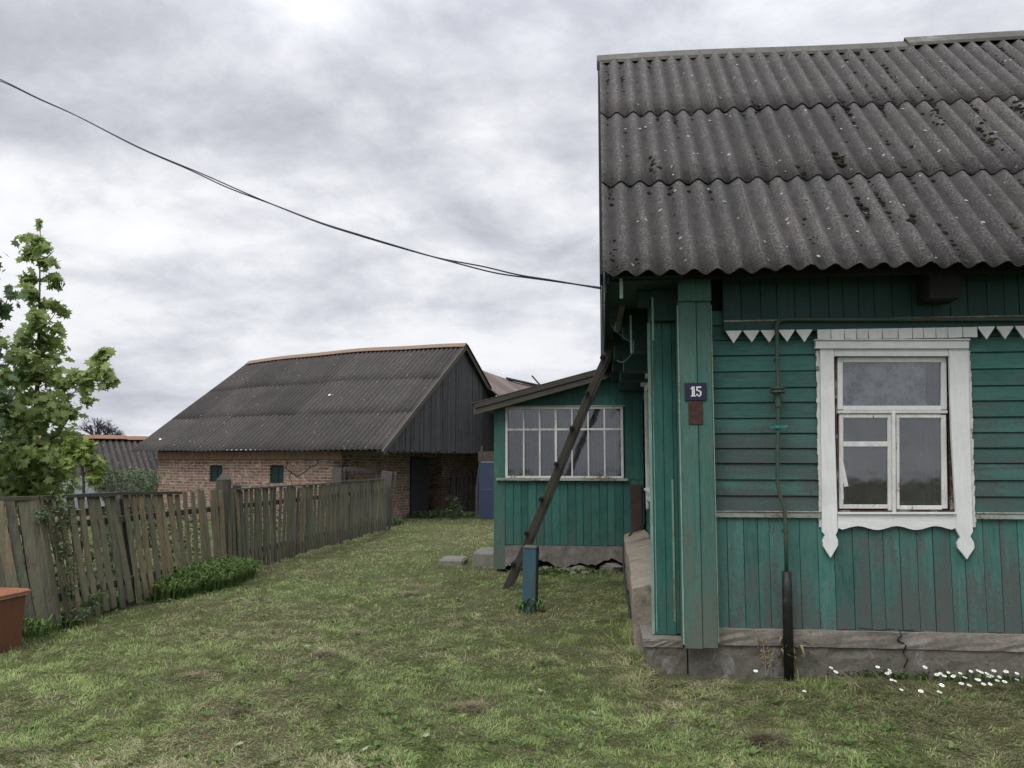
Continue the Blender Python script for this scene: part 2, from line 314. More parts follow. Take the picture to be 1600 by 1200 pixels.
def corrugated(mb, L, W, wave, amp, rows, fn, sheet=7, seed=1, per=8, sag=.0, thick=.007, lap=.14, ragged=.0, step=1.0):
    """rows: cumulative slope distances from the eave up. fn(x, s, h) -> point (x along eave, s up slope, h normal offset)."""
    rd = random.Random(seed); nw = int(L/wave+.5); sheets = [(i, min(i+sheet, nw)) for i in range(0, nw, sheet)]
    for ri in range(len(rows)-1):
        s0 = rows[ri] - (lap if ri else 0); s1 = rows[ri+1]
        for si, (w0, w1) in enumerate(sheets):
            off = rd.uniform(-.012, .012); tilt = rd.uniform(-.006, .006); hh = (.0 if ri == 0 else 0) + rd.uniform(0, .004) + (.004 if si % 2 else 0)
            n = (w1-w0)*per + (2 if w1 < nw else 0); val = rd.random(); ns = 4; b = len(mb.v); grid = []
            for layer in (0, 1):
                for j in range(ns+1):
                    t = j/ns
                    for i in range(n+1):
                        x = w0*wave + i*wave/per; ph = 2*math.pi*x/wave
                        e = off + tilt*(i/n-.5) + (rd.uniform(-ragged, ragged) if (j == 0 and layer == 0) else 0)
                        h = amp*math.cos(ph) + hh + (thick*1.6)*(1-t)*(1.5 if ri else .5)*step - (thick if layer else 0)
                        ss = s0 + (s1-s0)*t + (e if ri or j == 0 else 0)*(1-t)
                        mb.v.append(tuple(fn(x, ss, h)))
            Nn = n+1; lay = (ns+1)*Nn
            for j in range(ns):
                for i in range(n):
                    cr = (.5+.5*math.cos(2*math.pi*(i+.5)/per))
                    a = b+j*Nn+i; mb.f.append((a, a+1, a+1+Nn, a+Nn)); mb.c.append((cr, val, rd.random()))
                    a += lay; mb.f.append((a+Nn, a+Nn+1, a+1, a)); mb.c.append((0, val, 0))
            for i in range(n):
                cr = (.5+.5*math.cos(2*math.pi*(i+.5)/per)); a = b+i; mb.f.append((a+lay, a+lay+1, a+1, a)); mb.c.append((cr*.6, val, 0))
                a = b+ns*Nn+i; mb.f.append((a, a+1, a+lay+1, a+lay)); mb.c.append((0, val, 0))
            for j in range(ns):
                for e in (0, n):
                    a = b+j*Nn+e; mb.f.append((a, a+Nn, a+Nn+lay, a+lay)); mb.c.append((.6, val, 0))

# ================================================================= GROUND
def ground():
    xs = np.concatenate([np.linspace(-400, -16, 12), np.linspace(-14, 12, 66), np.linspace(14, 400, 12)])
    ys = np.concatenate([np.linspace(-60, 1, 6), np.linspace(2, 30, 70), np.linspace(32, 900, 14)])
    X, Y = np.meshgrid(xs, ys); Z = gz(X, Y); v = np.stack([X, Y, Z], -1).reshape(-1, 3); nx = len(xs); mb = MB(); mb.v = [tuple(map(float, q)) for q in v]
    for j in range(len(ys)-1):
        for i in range(nx-1): a = j*nx+i; mb.f.append((a, a+1, a+nx+1, a+nx)); mb.c.append((.5, .5, .5))
    o = mb.build('ground', 'soil', smooth=True); o['label'] = 'mown lawn soil of the yard'; structure(o); return o
def gz(X, Y):
    m = np.clip((np.asarray(Y)-1)/3, 0, 1)*np.clip((30-np.asarray(Y))/4, 0, 1)
    return m*(.018*np.sin(X*1.3+Y*.7)+.014*np.sin(Y*1.9-X*.8)+.01*np.sin(X*3.1+Y*2.3)) - .01
ground()

def blades(name, pos, length, width, lean, col, seed=3, bend=.5, ang=None):
    """vectorised grass: pos (N,3), length (N), width (N), lean (N) tilt, col (N,3)"""
    g = np.random.default_rng(seed); N = len(pos); a = g.uniform(0, 2*np.pi, N) if ang is None else ang; d = np.stack([np.cos(a), np.sin(a), np.zeros(N)], 1)
    a2 = a + np.pi/2 + g.uniform(-.6, .6, N); w = np.stack([np.cos(a2), np.sin(a2), np.zeros(N)], 1)*width[:, None]/2
    up = np.array([0, 0, 1.0]); l = length[:, None]; cz = np.cos(lean)[:, None]; sz = np.sin(lean)[:, None]
    mid = pos + l*.55*(up*cz + d*sz); l2 = np.clip(lean+bend, 0, 1.62); tip = mid + l*.45*(up*np.cos(l2)[:, None] + d*np.sin(l2)[:, None])
    V = np.stack([pos-w, pos+w, mid-w*.8, mid+w*.8, tip], 1).reshape(-1, 3).astype(np.float32)
    b = (np.arange(N)*5)[:, None]; T = np.concatenate([b+[[0, 1, 3]], b+[[0, 3, 2]], b+[[2, 3, 4]]], 1).reshape(-1).astype(np.int32)
    me = bpy.data.meshes.new(name); me.vertices.add(N*5); me.vertices.foreach_set('co', V.ravel())
    me.loops.add(N*9); me.loops.foreach_set('vertex_index', T); me.polygons.add(N*3); me.polygons.foreach_set('loop_start', np.arange(N*3, dtype=np.int32)*3)
    at = me.color_attributes.new('rnd', 'FLOAT_COLOR', 'POINT')
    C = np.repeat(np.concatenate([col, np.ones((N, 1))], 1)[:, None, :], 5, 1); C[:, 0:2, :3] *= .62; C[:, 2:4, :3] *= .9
    at.data.foreach_set('color', C.astype(np.float32).ravel()); me.update(calc_edges=True); me.materials.append(M['grass'])
    ob = bpy.data.objects.new(name, me); COL.objects.link(ob); return ob
def vn(x, y, s, seed):  # cheap value noise
    g = np.random.default_rng(seed); T = g.random((64, 64)); x = x*s+seed*3.7; y = y*s+seed*1.3; i = np.floor(x).astype(int); j = np.floor(y).astype(int); fx = x-i; fy = y-j
    fx = fx*fx*(3-2*fx); fy = fy*fy*(3-2*fy); q = lambda a, b: T[a % 64, b % 64]
    return (q(i, j)*(1-fx)+q(i+1, j)*fx)*(1-fy)+(q(i, j+1)*(1-fx)+q(i+1, j+1)*fx)*fy
def lawn(N=620000):
    D = 3.9*np.power(27/3.9, rng.random(N)**1.15); t = rng.uniform(-.95, .85, N); Xc = t*D
    x = RGT.x*Xc + FWD.x*D; y = RGT.y*Xc + FWD.y*D
    ok = ~((x > .42) & (y > 6.38) & (y < 14)) & ~((x > -1.5) & (x < .5) & (y > 12.5) & (y < 16))
    x = x[ok]; y = y[ok]; D = D[ok]; n = len(x)
    p1 = vn(x, y, .55, 1)*.6 + vn(x, y, 1.7, 2)*.4; p2 = vn(x, y, 3.2, 3)*.5+vn(x, y, 8, 4)*.5; p3 = vn(x, y, 1.1, 5)
    keep = rng.random(n) < np.clip(1.25 - 1.6*np.clip(p2-.55, 0, 1)*2.2 - .4*np.clip(p3-.65, 0, 1), .18, 1)
    x, y, D, p1, p2, p3 = [q[keep] for q in (x, y, D, p1, p2, p3)]; n = len(x)
    near = np.maximum(np.clip(1-(6.38-y)/.5, 0, 1)*(x > .1)*(y < 6.4), np.clip(1-np.abs(x-.3)/.35, 0, 1)*(y > 6.5))
    L = rng.uniform(.016, .042, n)*(1+.5*p1)*(1+.9*near); L *= np.where(rng.random(n) < .03, 1.8, 1)
    W = np.maximum(rng.uniform(.0025, .0055, n), D*.00062)
    lean = rng.uniform(.1, 1.35, n)
    g1 = np.array([.145, .215, .066]); g2 = np.array([.325, .415, .155]); st = np.array([.50, .47, .30]); br = np.array([.20, .16, .095])
    k = np.clip(rng.normal(.5, .3, n) + (p1-.5)*.9, 0, 1)[:, None]; col = g1*(1-k)+g2*k
    dry = (rng.random(n) < np.clip(.16 + 1.0*(p3-.45) + .9*(p2-.5), .05, .5)); kk = rng.random(n)[:, None]; col = np.where(dry[:, None], st*kk+br*(1-kk), col)
    lean = np.where(dry, rng.uniform(1.1, 1.5, n), lean); L = np.where(dry, L*1.35, L)
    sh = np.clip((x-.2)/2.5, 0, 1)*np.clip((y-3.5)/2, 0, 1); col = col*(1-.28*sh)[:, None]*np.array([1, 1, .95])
    p4 = vn(x, y, 5.5, 11)*.5+vn(x, y, 13, 12)*.5; col *= (rng.uniform(.75, 1.2, n)*np.clip(.62+.8*p4, .6, 1.3))[:, None]; L = L*(.7+.6*p4)
    z = gz(x, y) + np.where(dry, rng.uniform(0, .018, n), 0)
    ang = 9*(vn(x, y, 3.3, 21)+.6*vn(x, y, 8, 22)) + rng.normal(0, .65, n)
    flat = (vn(x, y, 4.2, 23)*.6+vn(x, y, 10, 24)*.4 > .52) & (rng.random(n) < .6); lean = np.where(flat, rng.uniform(1.0, 1.45, n), lean); L = np.where(flat, L*1.25, L)*np.clip(D/6.5, .72, 1); z = z+np.where(flat, rng.uniform(.005, .03, n), 0)
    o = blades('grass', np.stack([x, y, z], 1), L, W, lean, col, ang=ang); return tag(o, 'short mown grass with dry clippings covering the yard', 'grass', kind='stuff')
lawn()
def clipping_heaps():
    P = []; C = []; Ls = []; Le = []
    spots = [(1195, 1160, .26), (375, 1112, .09), (740, 1105, .2), (505, 1030, .12), (560, 990, .12), (300, 1060, .1), (640, 930, .15)]
    for (px, py, r) in spots:
        c = hitZ(px, py); n = int(650*r/.2); r = r*.9
        a = rng.uniform(0, 6.28, n); q = r*np.abs(rng.normal(0, .62, n))*(1+.5*np.sin(a*3+px)); x = c.x+q*np.cos(a); y = c.y+q*np.sin(a)*1.3; h = np.clip(1-q/r, 0, 1)*r*.16
        P.append(np.stack([x, y, gz(x, y)+h*rng.random(n)+.01], 1)); k = rng.random(n)[:, None]; dark = .45 if (px, py) in ((1195, 1160), (375, 1112)) else .85
        C.append((np.array([.44, .40, .24])*k+np.array([.20, .165, .10])*(1-k))*dark); Ls.append(rng.uniform(.04, .11, n)); Le.append(rng.uniform(1.1, 1.5, n))
    P = np.concatenate(P); C = np.concatenate(C); o = blades('grass_clippings', P, np.concatenate(Ls), np.full(len(P), .0035), np.concatenate(Le), C, 9, .2)
    tag(o, 'dry brownish clippings raked into loose patches on the lawn', 'clippings', kind='stuff')
clipping_heaps()
def broadleaf_stuff():
    mb = MB()
    for i in range(900):
        D = 4.2*math.pow(20/4.2, random.random()**1.2); t = u(-.65, .65); c = cam2w(t*D, D)
        if c.x > .35 and c.y > 6.2: continue
        z = float(gz(c.x, c.y)); n = random.choice((1, 3, 5, 6)); r = u(.02, .06)
        for k in range(n):
            a = u(0, 6.28); d = Vector((math.cos(a), math.sin(a), u(.1, .8))).normalized(); w = Vector((-math.sin(a), math.cos(a), u(-.2, .2)))*r*.24
            o = Vector((c.x, c.y, z+.015)); co = (random.random(), random.random(), 0)
            mb.face([o, o+d*r*.4+w, o+d*r*.85+w*.6, o+d*r-UP*.005, o+d*r*.85-w*.6, o+d*r*.4-w], co)
    tag(mb.build('lawn_weeds', 'lily'), 'small broad-leaved weeds scattered through the mown grass', 'weeds', kind='stuff')
broadleaf_stuff()
# ================================================================= HOUSE
W = 6.6
def fx(px, py=700, Y=W): return hitY(px, py, Y).x
def fz(px, py, Y=W): return hitY(px, py, Y).z
def z2(X, Y, yy=W): p = hitY(1200+X/2, 480+Y/2, yy); return (p.x, p.z)
SX = .64; XR = 8.2; YB = 13.0
house = empty('house', (SX, W, 0), 'green painted wooden house with grey corrugated roof and white carved window frame', 'house')
def hb(mb, name, mat, parent=None, **kw):   # build in world coordinates under the house
    o = MB_shift(mb, house.location); return o.build(name, mat, parent or house, **kw)
def MB_shift(mb, o):
    n = MB(); n.f = mb.f; n.c = mb.c; n.v = [(a[0]-o[0], a[1]-o[1], a[2]-o[2]) for a in mb.v]; return n
def sub(mb, name, mat, parent, **kw):       # sub-part: its part sits at the house origin too
    return MB_shift(mb, house.location).build(name, mat, parent, **kw)
zb = fz(1118, 802); zf = fz(1130, 520); xc = fx(1115, 700); z_pl = fz(1118, 977)
ox0, oz0 = z2(213, 640); ox1, oz1 = z2(562, 155)
# lap siding
mb = MB(); z = zb+.01; i = 0
while z < zf+.06:
    h = random.choice((.118, .122, .128, .115)); 
    segs = [(xc-.02, ox0), (ox1, XR)] if z+h > oz0 and z < oz1 else [(xc-.02, XR)]
    for (a, b) in segs:
        r = mb.rc(); e = u(-.002, .002); j = u(-.003, .003)
        mb.hexa([(a, W-.026+e, z), (b, W-.026+e+j, z+j), (b, W+.01, z+j), (a, W+.01, z), (a, W-.012+e, z+h-.004), (b, W-.012+e, z+h-.004+j), (b, W+.01, z+h-.004+j), (a, W+.01, z+h-.004)], r)
        mb.box(a, b, W-.004, W+.008, z+h-.006, z+h+.003, (0, .9, 0))
    z += h
siding = hb(mb, 'siding', 'siding', bevel=.003)
# apron of upright boards
mb = MB(); x = xc-.02
while x < XR:
    w = u(.085, .135); e = u(-.003, .004); mb.box(x, x+w-.0035, W-.022+e, W+.005, z_pl-.01+u(-.006, .004), zb-.02)
    x += w
hb(mb, 'apron_boards', 'apron', bevel=.002)
mb = MB(); mb.box(xc-.015, XR, W+.006, W+.05, z_pl-.02, zb+.02); mb.box(xc-.015, ox0, W+.012, W+.05, zb, 3.3); mb.box(ox1, XR, W+.012, W+.05, zb+.021, 3.3); mb.box(ox0, ox1, W+.012, W+.05, oz1, 3.3); hb(mb, 'wall_core', 'dark')
# belt rail (white, peeling) broken by the window
mb = MB()
for (a, b) in ((xc-.01, z2(160, 600)[0]), (z2(640, 600)[0], XR)):
    mb.box(a, b, W-.05, W-.0, zb-.028, zb+.012); mb.box(a, b, W-.058, W-.01, zb+.013, zb+.022)
hb(mb, 'belt_rail', 'belt', bevel=.003)
# frieze boards above the pointed trim
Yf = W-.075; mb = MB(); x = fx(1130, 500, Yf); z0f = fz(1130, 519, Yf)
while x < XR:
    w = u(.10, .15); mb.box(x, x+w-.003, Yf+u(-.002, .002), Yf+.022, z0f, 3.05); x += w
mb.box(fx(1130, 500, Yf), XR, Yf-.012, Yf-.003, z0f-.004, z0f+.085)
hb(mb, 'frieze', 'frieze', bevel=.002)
mb = MB(); mb.box(fx(1130, 500, Yf), XR, Yf-.016, Yf-.0125, z0f+.078, z0f+.090); hb(mb, 'peeled_edge', 'belt')
# pointed white trim
mb = MB(); x = fx(1134, 520, Yf); xa, xb = z2(145, 90)[0], z2(640, 90)[0]
while x < XR:
    w = .117
    if x+w*.5 < xa or x+w*.5 > xb:
        k = u(-.004, .004); c = mb.rc(); y0 = Yf-.004+u(-.002, .002)
        mb.prism([(x, z0f-.001), (x+w*.5+k, z0f-.088+k), (x+w, z0f-.001), (x+w, z0f+.008), (x, z0f+.008)], y0-.012, y0, c)
    x += w+.016
x = xa
while x < xb-.02:
    w = u(.075, .12); mb.prism([(x, z0f-.001+.006), (x+.002, z0f-.072+u(-.004, .004)), (x+w-.005, z0f-.072), (x+w-.003, z0f+.006)], Yf-.018, Yf-.006); x += w
hb(mb, 'pointed_trim', 'white')
# corner boxes over the log ends
YA = W-.17; xa0, xa1 = fx(1064, 700, YA), fx(1115, 700, YA); zA0 = fz(1088, 1014, YA)
mb = MB(); xm = xa0+.135
for (a, b) in ((xa0, xm-.002), (xm+.002, xa1)):
    mb.box(a, b, YA, YA+.022, zA0+u(-.01, .015), 2.86)
mb.box(xa1-.022, xa1-.001, YA+.023, W-.005, zA0+.01, 2.86); mb.box(xa0, xa0+.02, YA+.023, W+.15, zA0+.02, 2.86)
mb.box(xa0-.004, xa1+.004, YA-.035, YA-.001, fz(1090, 470, YA-.03), 3.0)
hb(mb, 'corner_box', 'corner', bevel=.003)
mb = MB(); mb.box(xa0-.010, xa0-.001, YA-.006, YA+.03, zA0+.03, 2.80); mb.box(xa1+.001, xa1+.008, YA-.003, YA+.03, zA0+.05, 2.8)
YBx = W+.16; xb0, xb1 = fx(1019, 700, YBx), xa0; zB0 = fz(1040, 991, YBx)
mb.box(xb1-.050, xb1-.034, YBx-.003, YBx-.001, zB0+.10, 1.45); mb.box(xb0-.024, xb0-.001, YBx-.006, YBx+.02, zB0+.005, 2.72); mb.box(xb0+.012, xb0+.018, YBx-.005, YBx-.001, zB0+.02, 2.70)
hb(mb, 'corner_edge_strip', 'trim_green')
mb = MB()
x = xb0
for w in (.095, .075, .075):
    mb.box(x, min(x+w-.003, xb1), YBx, YBx+.022, zB0+u(-.008, .01), 2.98); x += w
mb.box(xb0, xb0+.02, YBx+.023, YBx+.34, zB0, 2.98)
mb.box(xb0, SX+.02, YBx+.341, YBx+.36, zB0, 2.98)
hb(mb, 'side_corner_box', 'veranda', bevel=.002)
# plinth: upper lip and lower course with a crack
def rough_block(mb, x0, x1, y0, y1, z0, z1, nx, seed, amp=.01):
    """front face + top as displaced grid"""
    g = random.Random(seed); nz = 4; b = len(mb.v)
    for j in range(nz+1):
        for i in range(nx+1): mb.v.append((x0+(x1-x0)*i/nx, y0+g.uniform(-amp, amp)*(1 if 0 < i < nx else .2), z0+(z1-z0)*j/nz+g.uniform(-amp, amp)*.5*(j == nz)))
    for i in range(nx+1): mb.v.append((x0+(x1-x0)*i/nx, y1, z1))
    for i in range(nx+1): mb.v.append((x0+(x1-x0)*i/nx, y1, z0))
    for j in range(nz+2):
        for i in range(nx): a = b+j*(nx+1)+i; mb.f.append((a, a+1, a+nx+2, a+nx+1)); mb.c.append((.5, .5, .5))
    for i in (0, nx):
        mb.f.append(tuple(b+j*(nx+1)+i for j in range(nz+3))); mb.c.append((.5, .5, .5))
mb = MB(); zl = fz(1200, 1006)
rough_block(mb, xa1-.22, XR, W-.075, W+.2, zl, z_pl-.012, 60, 3, .006); rough_block(mb, xa1-.2, XR, W-.055, W+.2, -.1, zl-.004, 60, 5, .008)
rough_block(mb, .30, xa1-.24, W+.02, W+.6, zB0-.07, zB0-.01, 8, 6, .006); rough_block(mb, .33, xa1-.21, W+.035, W+.6, -.1, zB0-.074, 8, 7, .008)
hb(mb, 'plinth', 'concrete')
mb = MB(); pts = [(1404, 982), (1409, 992), (1402, 1000), (1416, 1008), (1411, 1020), (1419, 1030), (1412, 1044)]
for a, b in zip(pts, pts[1:]):
    A = hitY(*a, W-.086); B = hitY(*b, W-.086 if b[1] < 1006 else W-.068); mb.beam(A, B, u(.003, .010), .006, (1, 0, 0))
for a, b in (((1340, 981), (1372, 985)), ((1372, 985), (1398, 983)), ((1404, 986), (1428, 984))):
    mb.beam(hitY(*a, W-.085), hitY(*b, W-.085), .008, .005, (0, 1, 0))
hb(mb, 'crack', 'crack')
# side wall, under the gable
mb = MB(); z = .62
while z < 2.95:
    h = .125; mb.hexa([(SX-.02, YBx+.36, z), (SX-.02, YB, z), (SX+.03, YB, z), (SX+.03, YBx+.36, z), (SX-.005, YBx+.36, z+h-.004), (SX-.005, YB, z+h-.004), (SX+.03, YB, z+h-.004), (SX+.03, YBx+.36, z+h-.004)]); z += h
mb.box(SX+.031, SX+.05, YBx+.3, YB, .0, 3.1); mb.box(XR-.03, XR, W+.06, YB, 0, 3.1); mb.box(SX+.06, XR-.04, YB-.03, YB, 0, 3.1)
hb(mb, 'side_wall', 'veranda')
# side window (seen almost edge on)
ya, yb_ = 9.9, 11.5; za, zc_ = 1.2, 2.62; sx = SX-.022
mb = MB(); mb.box(sx-.03, sx, ya, ya+.14, za-.25, zc_); mb.box(sx-.03, sx, yb_-.14, yb_, za-.25, zc_); mb.box(sx-.075, sx, ya-.06, yb_+.06, zc_+.001, zc_+.05); mb.box(sx-.028, sx, ya+.141, yb_-.141, za-.12, za); mb.box(sx-.02, sx, ya+.141, yb_-.141, zc_-.08, zc_-.001)
mb.box(sx-.06, sx-.001, ya+.142, yb_-.142, za+.001, za+.03)
sw = hb(mb, 'window', 'white_flaky', bevel=.002); sw['label'] = 'white framed side window seen almost edge on'
mb = MB(); mb.box(sx-.004, sx-.001, ya+.142, yb_-.142, za+.031, zc_-.081); sub(mb, 'pane', 'glass', sw)
# gable boarding, soffit, beam ends
EY = W-.52; EZ = fz(942, 428, EY)-.0; TH = R(44.5); SL = 4.86; RY = EY+SL*math.cos(TH); RZ = EZ+SL*math.sin(TH)
gx = .045
mb = MB(); y = EY+.12; gyb = 2*RY-EY-.12
while y < gyb:
    w = u(.10, .14); y2 = min(y+w, gyb); top = lambda q: EZ-.06+min(q-EY, 2*RY-EY-q)*math.tan(TH)
    mb.hexa([(gx, y, 2.93), (gx+.02, y, 2.93), (gx+.02, y2-.003, 2.93), (gx, y2-.003, 2.93), (gx, y, top(y)), (gx+.02, y, top(y)), (gx+.02, y2-.003, top(y2)), (gx, y2-.003, top(y2))])
    y += w
mb.box(gx+.021, SX-.02, EY+.15, gyb, 2.975, 2.995); mb.box(gx-.012, gx-.001, EY+.1, gyb, 2.86, 3.02)
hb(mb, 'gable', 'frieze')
for q in ((gx-.016, gx-.013, EY+.14, EY+.19, 2.80, 2.99), (gx+.10, gx+.125, EY+.12, EY+.135, 2.82, 2.975), (gx+.36, gx+.375, W-.02, W-.01, 2.55, 2.90), (gx+.20, gx+.215, W+.35, W+.36, 2.5, 2.82)): mb = MB(); mb.box(*q); hb(mb, 'peeled_board_edge', 'trim_green')
for (y, d, zz, xx) in ((W+.05, .22, 2.72, .40), (W+.95, .3, 2.60, .30), (W+2.3, .3, 2.56, .24), (W+3.8, .3, 2.60, .24), (W+5.2, .3, 2.60, .24)):
    mb = MB(); mb.box(xx, SX-.021, y, y+d, zz, 2.974); mb.box(xx-.1, xx+.002, y+.02, y+d-.02, zz+.14, 2.973); hb(mb, 'beam_end', 'frieze', bevel=.004)
# eave underside: rafters and battens
mb = MB()
x = .12
while x < XR:
    a = Vector((x, EY+.15, EZ+.06)); b = Vector((x, RY, RZ-.08)); mb.beam(a-Vector((0, -.02, .05)), b-Vector((0, 0, .05)), .06, .09, (1, 0, 0)); x += .92
mb.box(gx+.03, XR, EY+.16, EY+.18, EZ-.02, EZ+.06)
mb.box(xa1+.01, XR, EY+.12, W-.0, 3.055, 3.075)
for xx in (fx(1440, 450, W-.2), 4.4, 6.0): mb.box(xx, xx+.22, W-.35, W-.10, fz(1440, 472, W-.2), 3.05)
hb(mb, 'rafters', 'dark')
# roof
mb = MB(); rows = (0, 1.6, 3.2, SL)
def rf(x, s, h): 
    g = .012*math.sin(x*.9+1)+.008*math.sin(x*2.3+s)
    return Vector((x+.018, EY+s*math.cos(TH)-h*math.sin(TH), EZ+s*math.sin(TH)+h*math.cos(TH)+g*s/SL))
corrugated(mb, XR+.5, 0, .167, .026, rows, rf, sheet=7, seed=4, per=10, ragged=.003, lap=.15)
rfb = lambda x, s, h: Vector((x+.018, 2*RY-(EY+s*math.cos(TH)-h*math.sin(TH)), EZ+s*math.sin(TH)+h*math.cos(TH)))
corrugated(mb, XR+.5, 0, .167, .026, rows, rfb, sheet=7, seed=5, per=4)
roof = hb(mb, 'roof', 'slate', smooth=False)
roof.data.polygons.foreach_set('use_smooth', [True]*len(roof.data.polygons))
mb = MB()
def cap(xa, xb, w, zo, pts=3):
    for sg in (-1, 1):
        n = 14
        for i in range(n):
            a, b = xa+(xb-xa)*i/n, xa+(xb-xa)*(i+1)/n; q = lambda x, t, hh: Vector((x, RY+sg*t*math.cos(TH), RZ+zo+.03-t*math.sin(TH)+hh+.012*math.sin(x*.9+1)+.008*math.sin(x*1.7)))
            mb.hexa([q(a, 0, -.004), q(b, 0, -.004), q(b, w, -.004), q(a, w, -.004), q(a, 0, .008), q(b, 0, .008), q(b, w, .008), q(a, w, .008)], (.5, .5, .5))
            if sg < 0: mb.hexa([q(a, w, -.03), q(b, w, -.03), q(b, w+.012, -.03), q(a, w+.012, -.03), q(a, w, .006), q(b, w, .006), q(b, w+.012, .006), q(a, w+.012, .006)], (.5, .5, .5))
xs = hitY(1413, 60, RY).x
cap(-.015, xs+.06, .17, .0); cap(xs, XR+.4, .17, .045)
sub(mb, 'ridge_cap', 'ridge_grey', roof)
mb = MB()  # dark rake edge
for sg in (-1, 1):
    a = Vector((.006, RY+sg*(RY-EY-.06), EZ-.03)); b = Vector((.006, RY, RZ-.04)); mb.beam(a, b, .02, .10, (1, 0, 0))
sub(mb, 'verge_board', 'dark', roof)
def blob(mb, c, r, n=7, nrm=None, flat=.38, c3=None):
    c3 = c3 or mb.rc(); t1 = nrm.orthogonal().normalized(); t2 = nrm.cross(t1); b = len(mb.v)
    for ring, (rr, hh) in enumerate(((1, 0), (.75, .7))):
        for k in range(n): a = 6.283*k/n; q = r*rr*u(.75, 1.25); mb.v.append(tuple(c + t1*q*math.cos(a)*.8 + t2*q*math.sin(a)*1.1 + nrm*hh*r*flat))
    mb.v.append(tuple(c+nrm*r*flat))
    for k in range(n): j = (k+1) % n; mb.f += [(b+k, b+j, b+n+j, b+n+k), (b+n+k, b+n+j, b+2*n)]; mb.c += [c3, c3]
mb = MB(); mb2 = MB(); mb3 = MB(); nrm = Vector((0, -math.sin(TH), math.cos(TH)))
rd = random.Random(21)
cols_ = [0, 1, 3, 4, 5, 8, 11, 13, 14, 15, 16, 17, 18, 20, 21, 23, 25, 26, 28, 30]
for i in range(150):
    wv = rd.choice(cols_) if rd.random() < .7 else rd.randrange(46); s0_ = SL*rd.random() if rd.random() < .65 else rd.choice((1.6, 3.2))-rd.uniform(0, .25); big = rd.random()
    for k in range(rd.choice((2, 3, 4, 6, 9, 13))):
        x = (wv+.5)*.167 + rd.gauss(0, .013); s = s0_ + rd.gauss(0, .16)
        if s > SL-.2 or s < .03: continue
        r = rd.choice((.006, .008, .010, .012, .016, .022)) * (1.2 if wv > 13 else .85) * (1.4 if big > .9 else 1)
        ph = 2*math.pi*x/.167; blob(mb if big < .88 else mb2, rf(x, s, .026*math.cos(ph)+.014), r, nrm=nrm)
for i in range(160):
    x = rd.uniform(.05, 7); s = rd.uniform(.03, 4.5); blob(mb, rf(x, s, .026*math.cos(2*math.pi*x/.167)+.014), rd.uniform(.004, .009), nrm=nrm)
for (px, py, n) in ((1310, 255, 22), (1020, 262, 16), (1540, 215, 14), (1345, 330, 10), (1180, 172, 5), (1250, 280, 6), (1420, 350, 6), (1590, 170, 14), (1460, 190, 10)):
    r0 = ray(px, py); t = (EZ-H-EY*math.tan(TH))/(r0.z-r0.y*math.tan(TH)); P = EYE+r0*t; s0 = (P.y-EY)/math.cos(TH); x0 = P.x
    for k in range(n):
        x = x0+rd.gauss(0, .03); s = s0+rd.gauss(0, .11); blob(mb2 if rd.random() < .6 and n > 12 else mb, rf(x, s, .018+.012*math.cos(2*math.pi*(x-.018)/.167)), rd.uniform(.012, .03), nrm=nrm, flat=.8)
for i in range(70):
    x = rd.uniform(.1, 5); s = rd.uniform(.05, 4.4); ph = 2*math.pi*x/.167; blob(mb3, rf(x, s, .026*math.cos(ph)+.014), rd.uniform(.006, .02), nrm=nrm, flat=.08)
o = sub(mb, 'moss', 'moss', roof); o['kind'] = 'stuff'; o = sub(mb2, 'moss', 'moss_green', roof); o['kind'] = 'stuff'; o = sub(mb3, 'lichen', 'digit', roof); o['kind'] = 'stuff'
for k in ('lichen',): M['lichen_m'] = simple('pale lichen', (.33, .34, .31), (.22, .23, .2), 40, 1); o.data.materials[0] = M['lichen_m']

# front window
mb = MB(); Yc = W-.058
def pr(mb, poly, y0, y1): mb.prism([z2(*q, yy=y0) for q in poly], y0, y1)
pr(mb, [(163, 130), (206, 130), (210, 400), (217, 640), (218, 700), (212, 712), (219, 728), (219, 745), (208, 764), (196, 784), (184, 766), (173, 748), (171, 732), (178, 713), (169, 702), (166, 400)], Yc, Yc+.03)
pr(mb, [(566, 130), (627, 130), (632, 400), (641, 702), (633, 716), (644, 736), (646, 752), (634, 770), (622, 789), (608, 770), (594, 754), (592, 738), (601, 720), (590, 700), (588, 640), (574, 400)], Yc, Yc+.03)
pr(mb, [(207, 131), (565, 131), (565, 153), (207, 153)], Yc+.003, Yc+.03)
casing_w = hb(mb, 'window', 'white', bevel=.002); casing_w['label'] = 'front window in a white carved casing with pointed side boards'
mb = MB(); pr(mb, [(149, 104), (629, 104), (629, 129), (149, 129)], Yc-.02, Yc+.03); pr(mb, [(145, 100), (633, 98), (633, 103), (145, 103)], Yc-.035, Yc+.03)
sub(mb, 'cornice', 'white_x', casing_w, bevel=.002)
mb = MB(); arc = [(219, 648), (589, 648), (589, 700)]
for i in range(31):
    t = i/30; X = 586-t*366; ph = (X-220)/366*4; arc.append((X, 690+6*math.cos(ph*2*math.pi/1.33)*(1 if t not in (0, 1) else 0)))
arc.append((219, 696)); pr(mb, arc, Yc+.004, Yc+.028); pr(mb, [(219, 641), (589, 641), (589, 647), (219, 647)], Yc-.012, Yc+.03)
sub(mb, 'sill_board', 'white_x', casing_w)
mb = MB(); pr(mb, [(213, 154), (590, 154), (590, 640), (213, 640)], W+.045, W+.05)
mb.f = []; mb.c = []; mb.v = []
Ys = W-.012
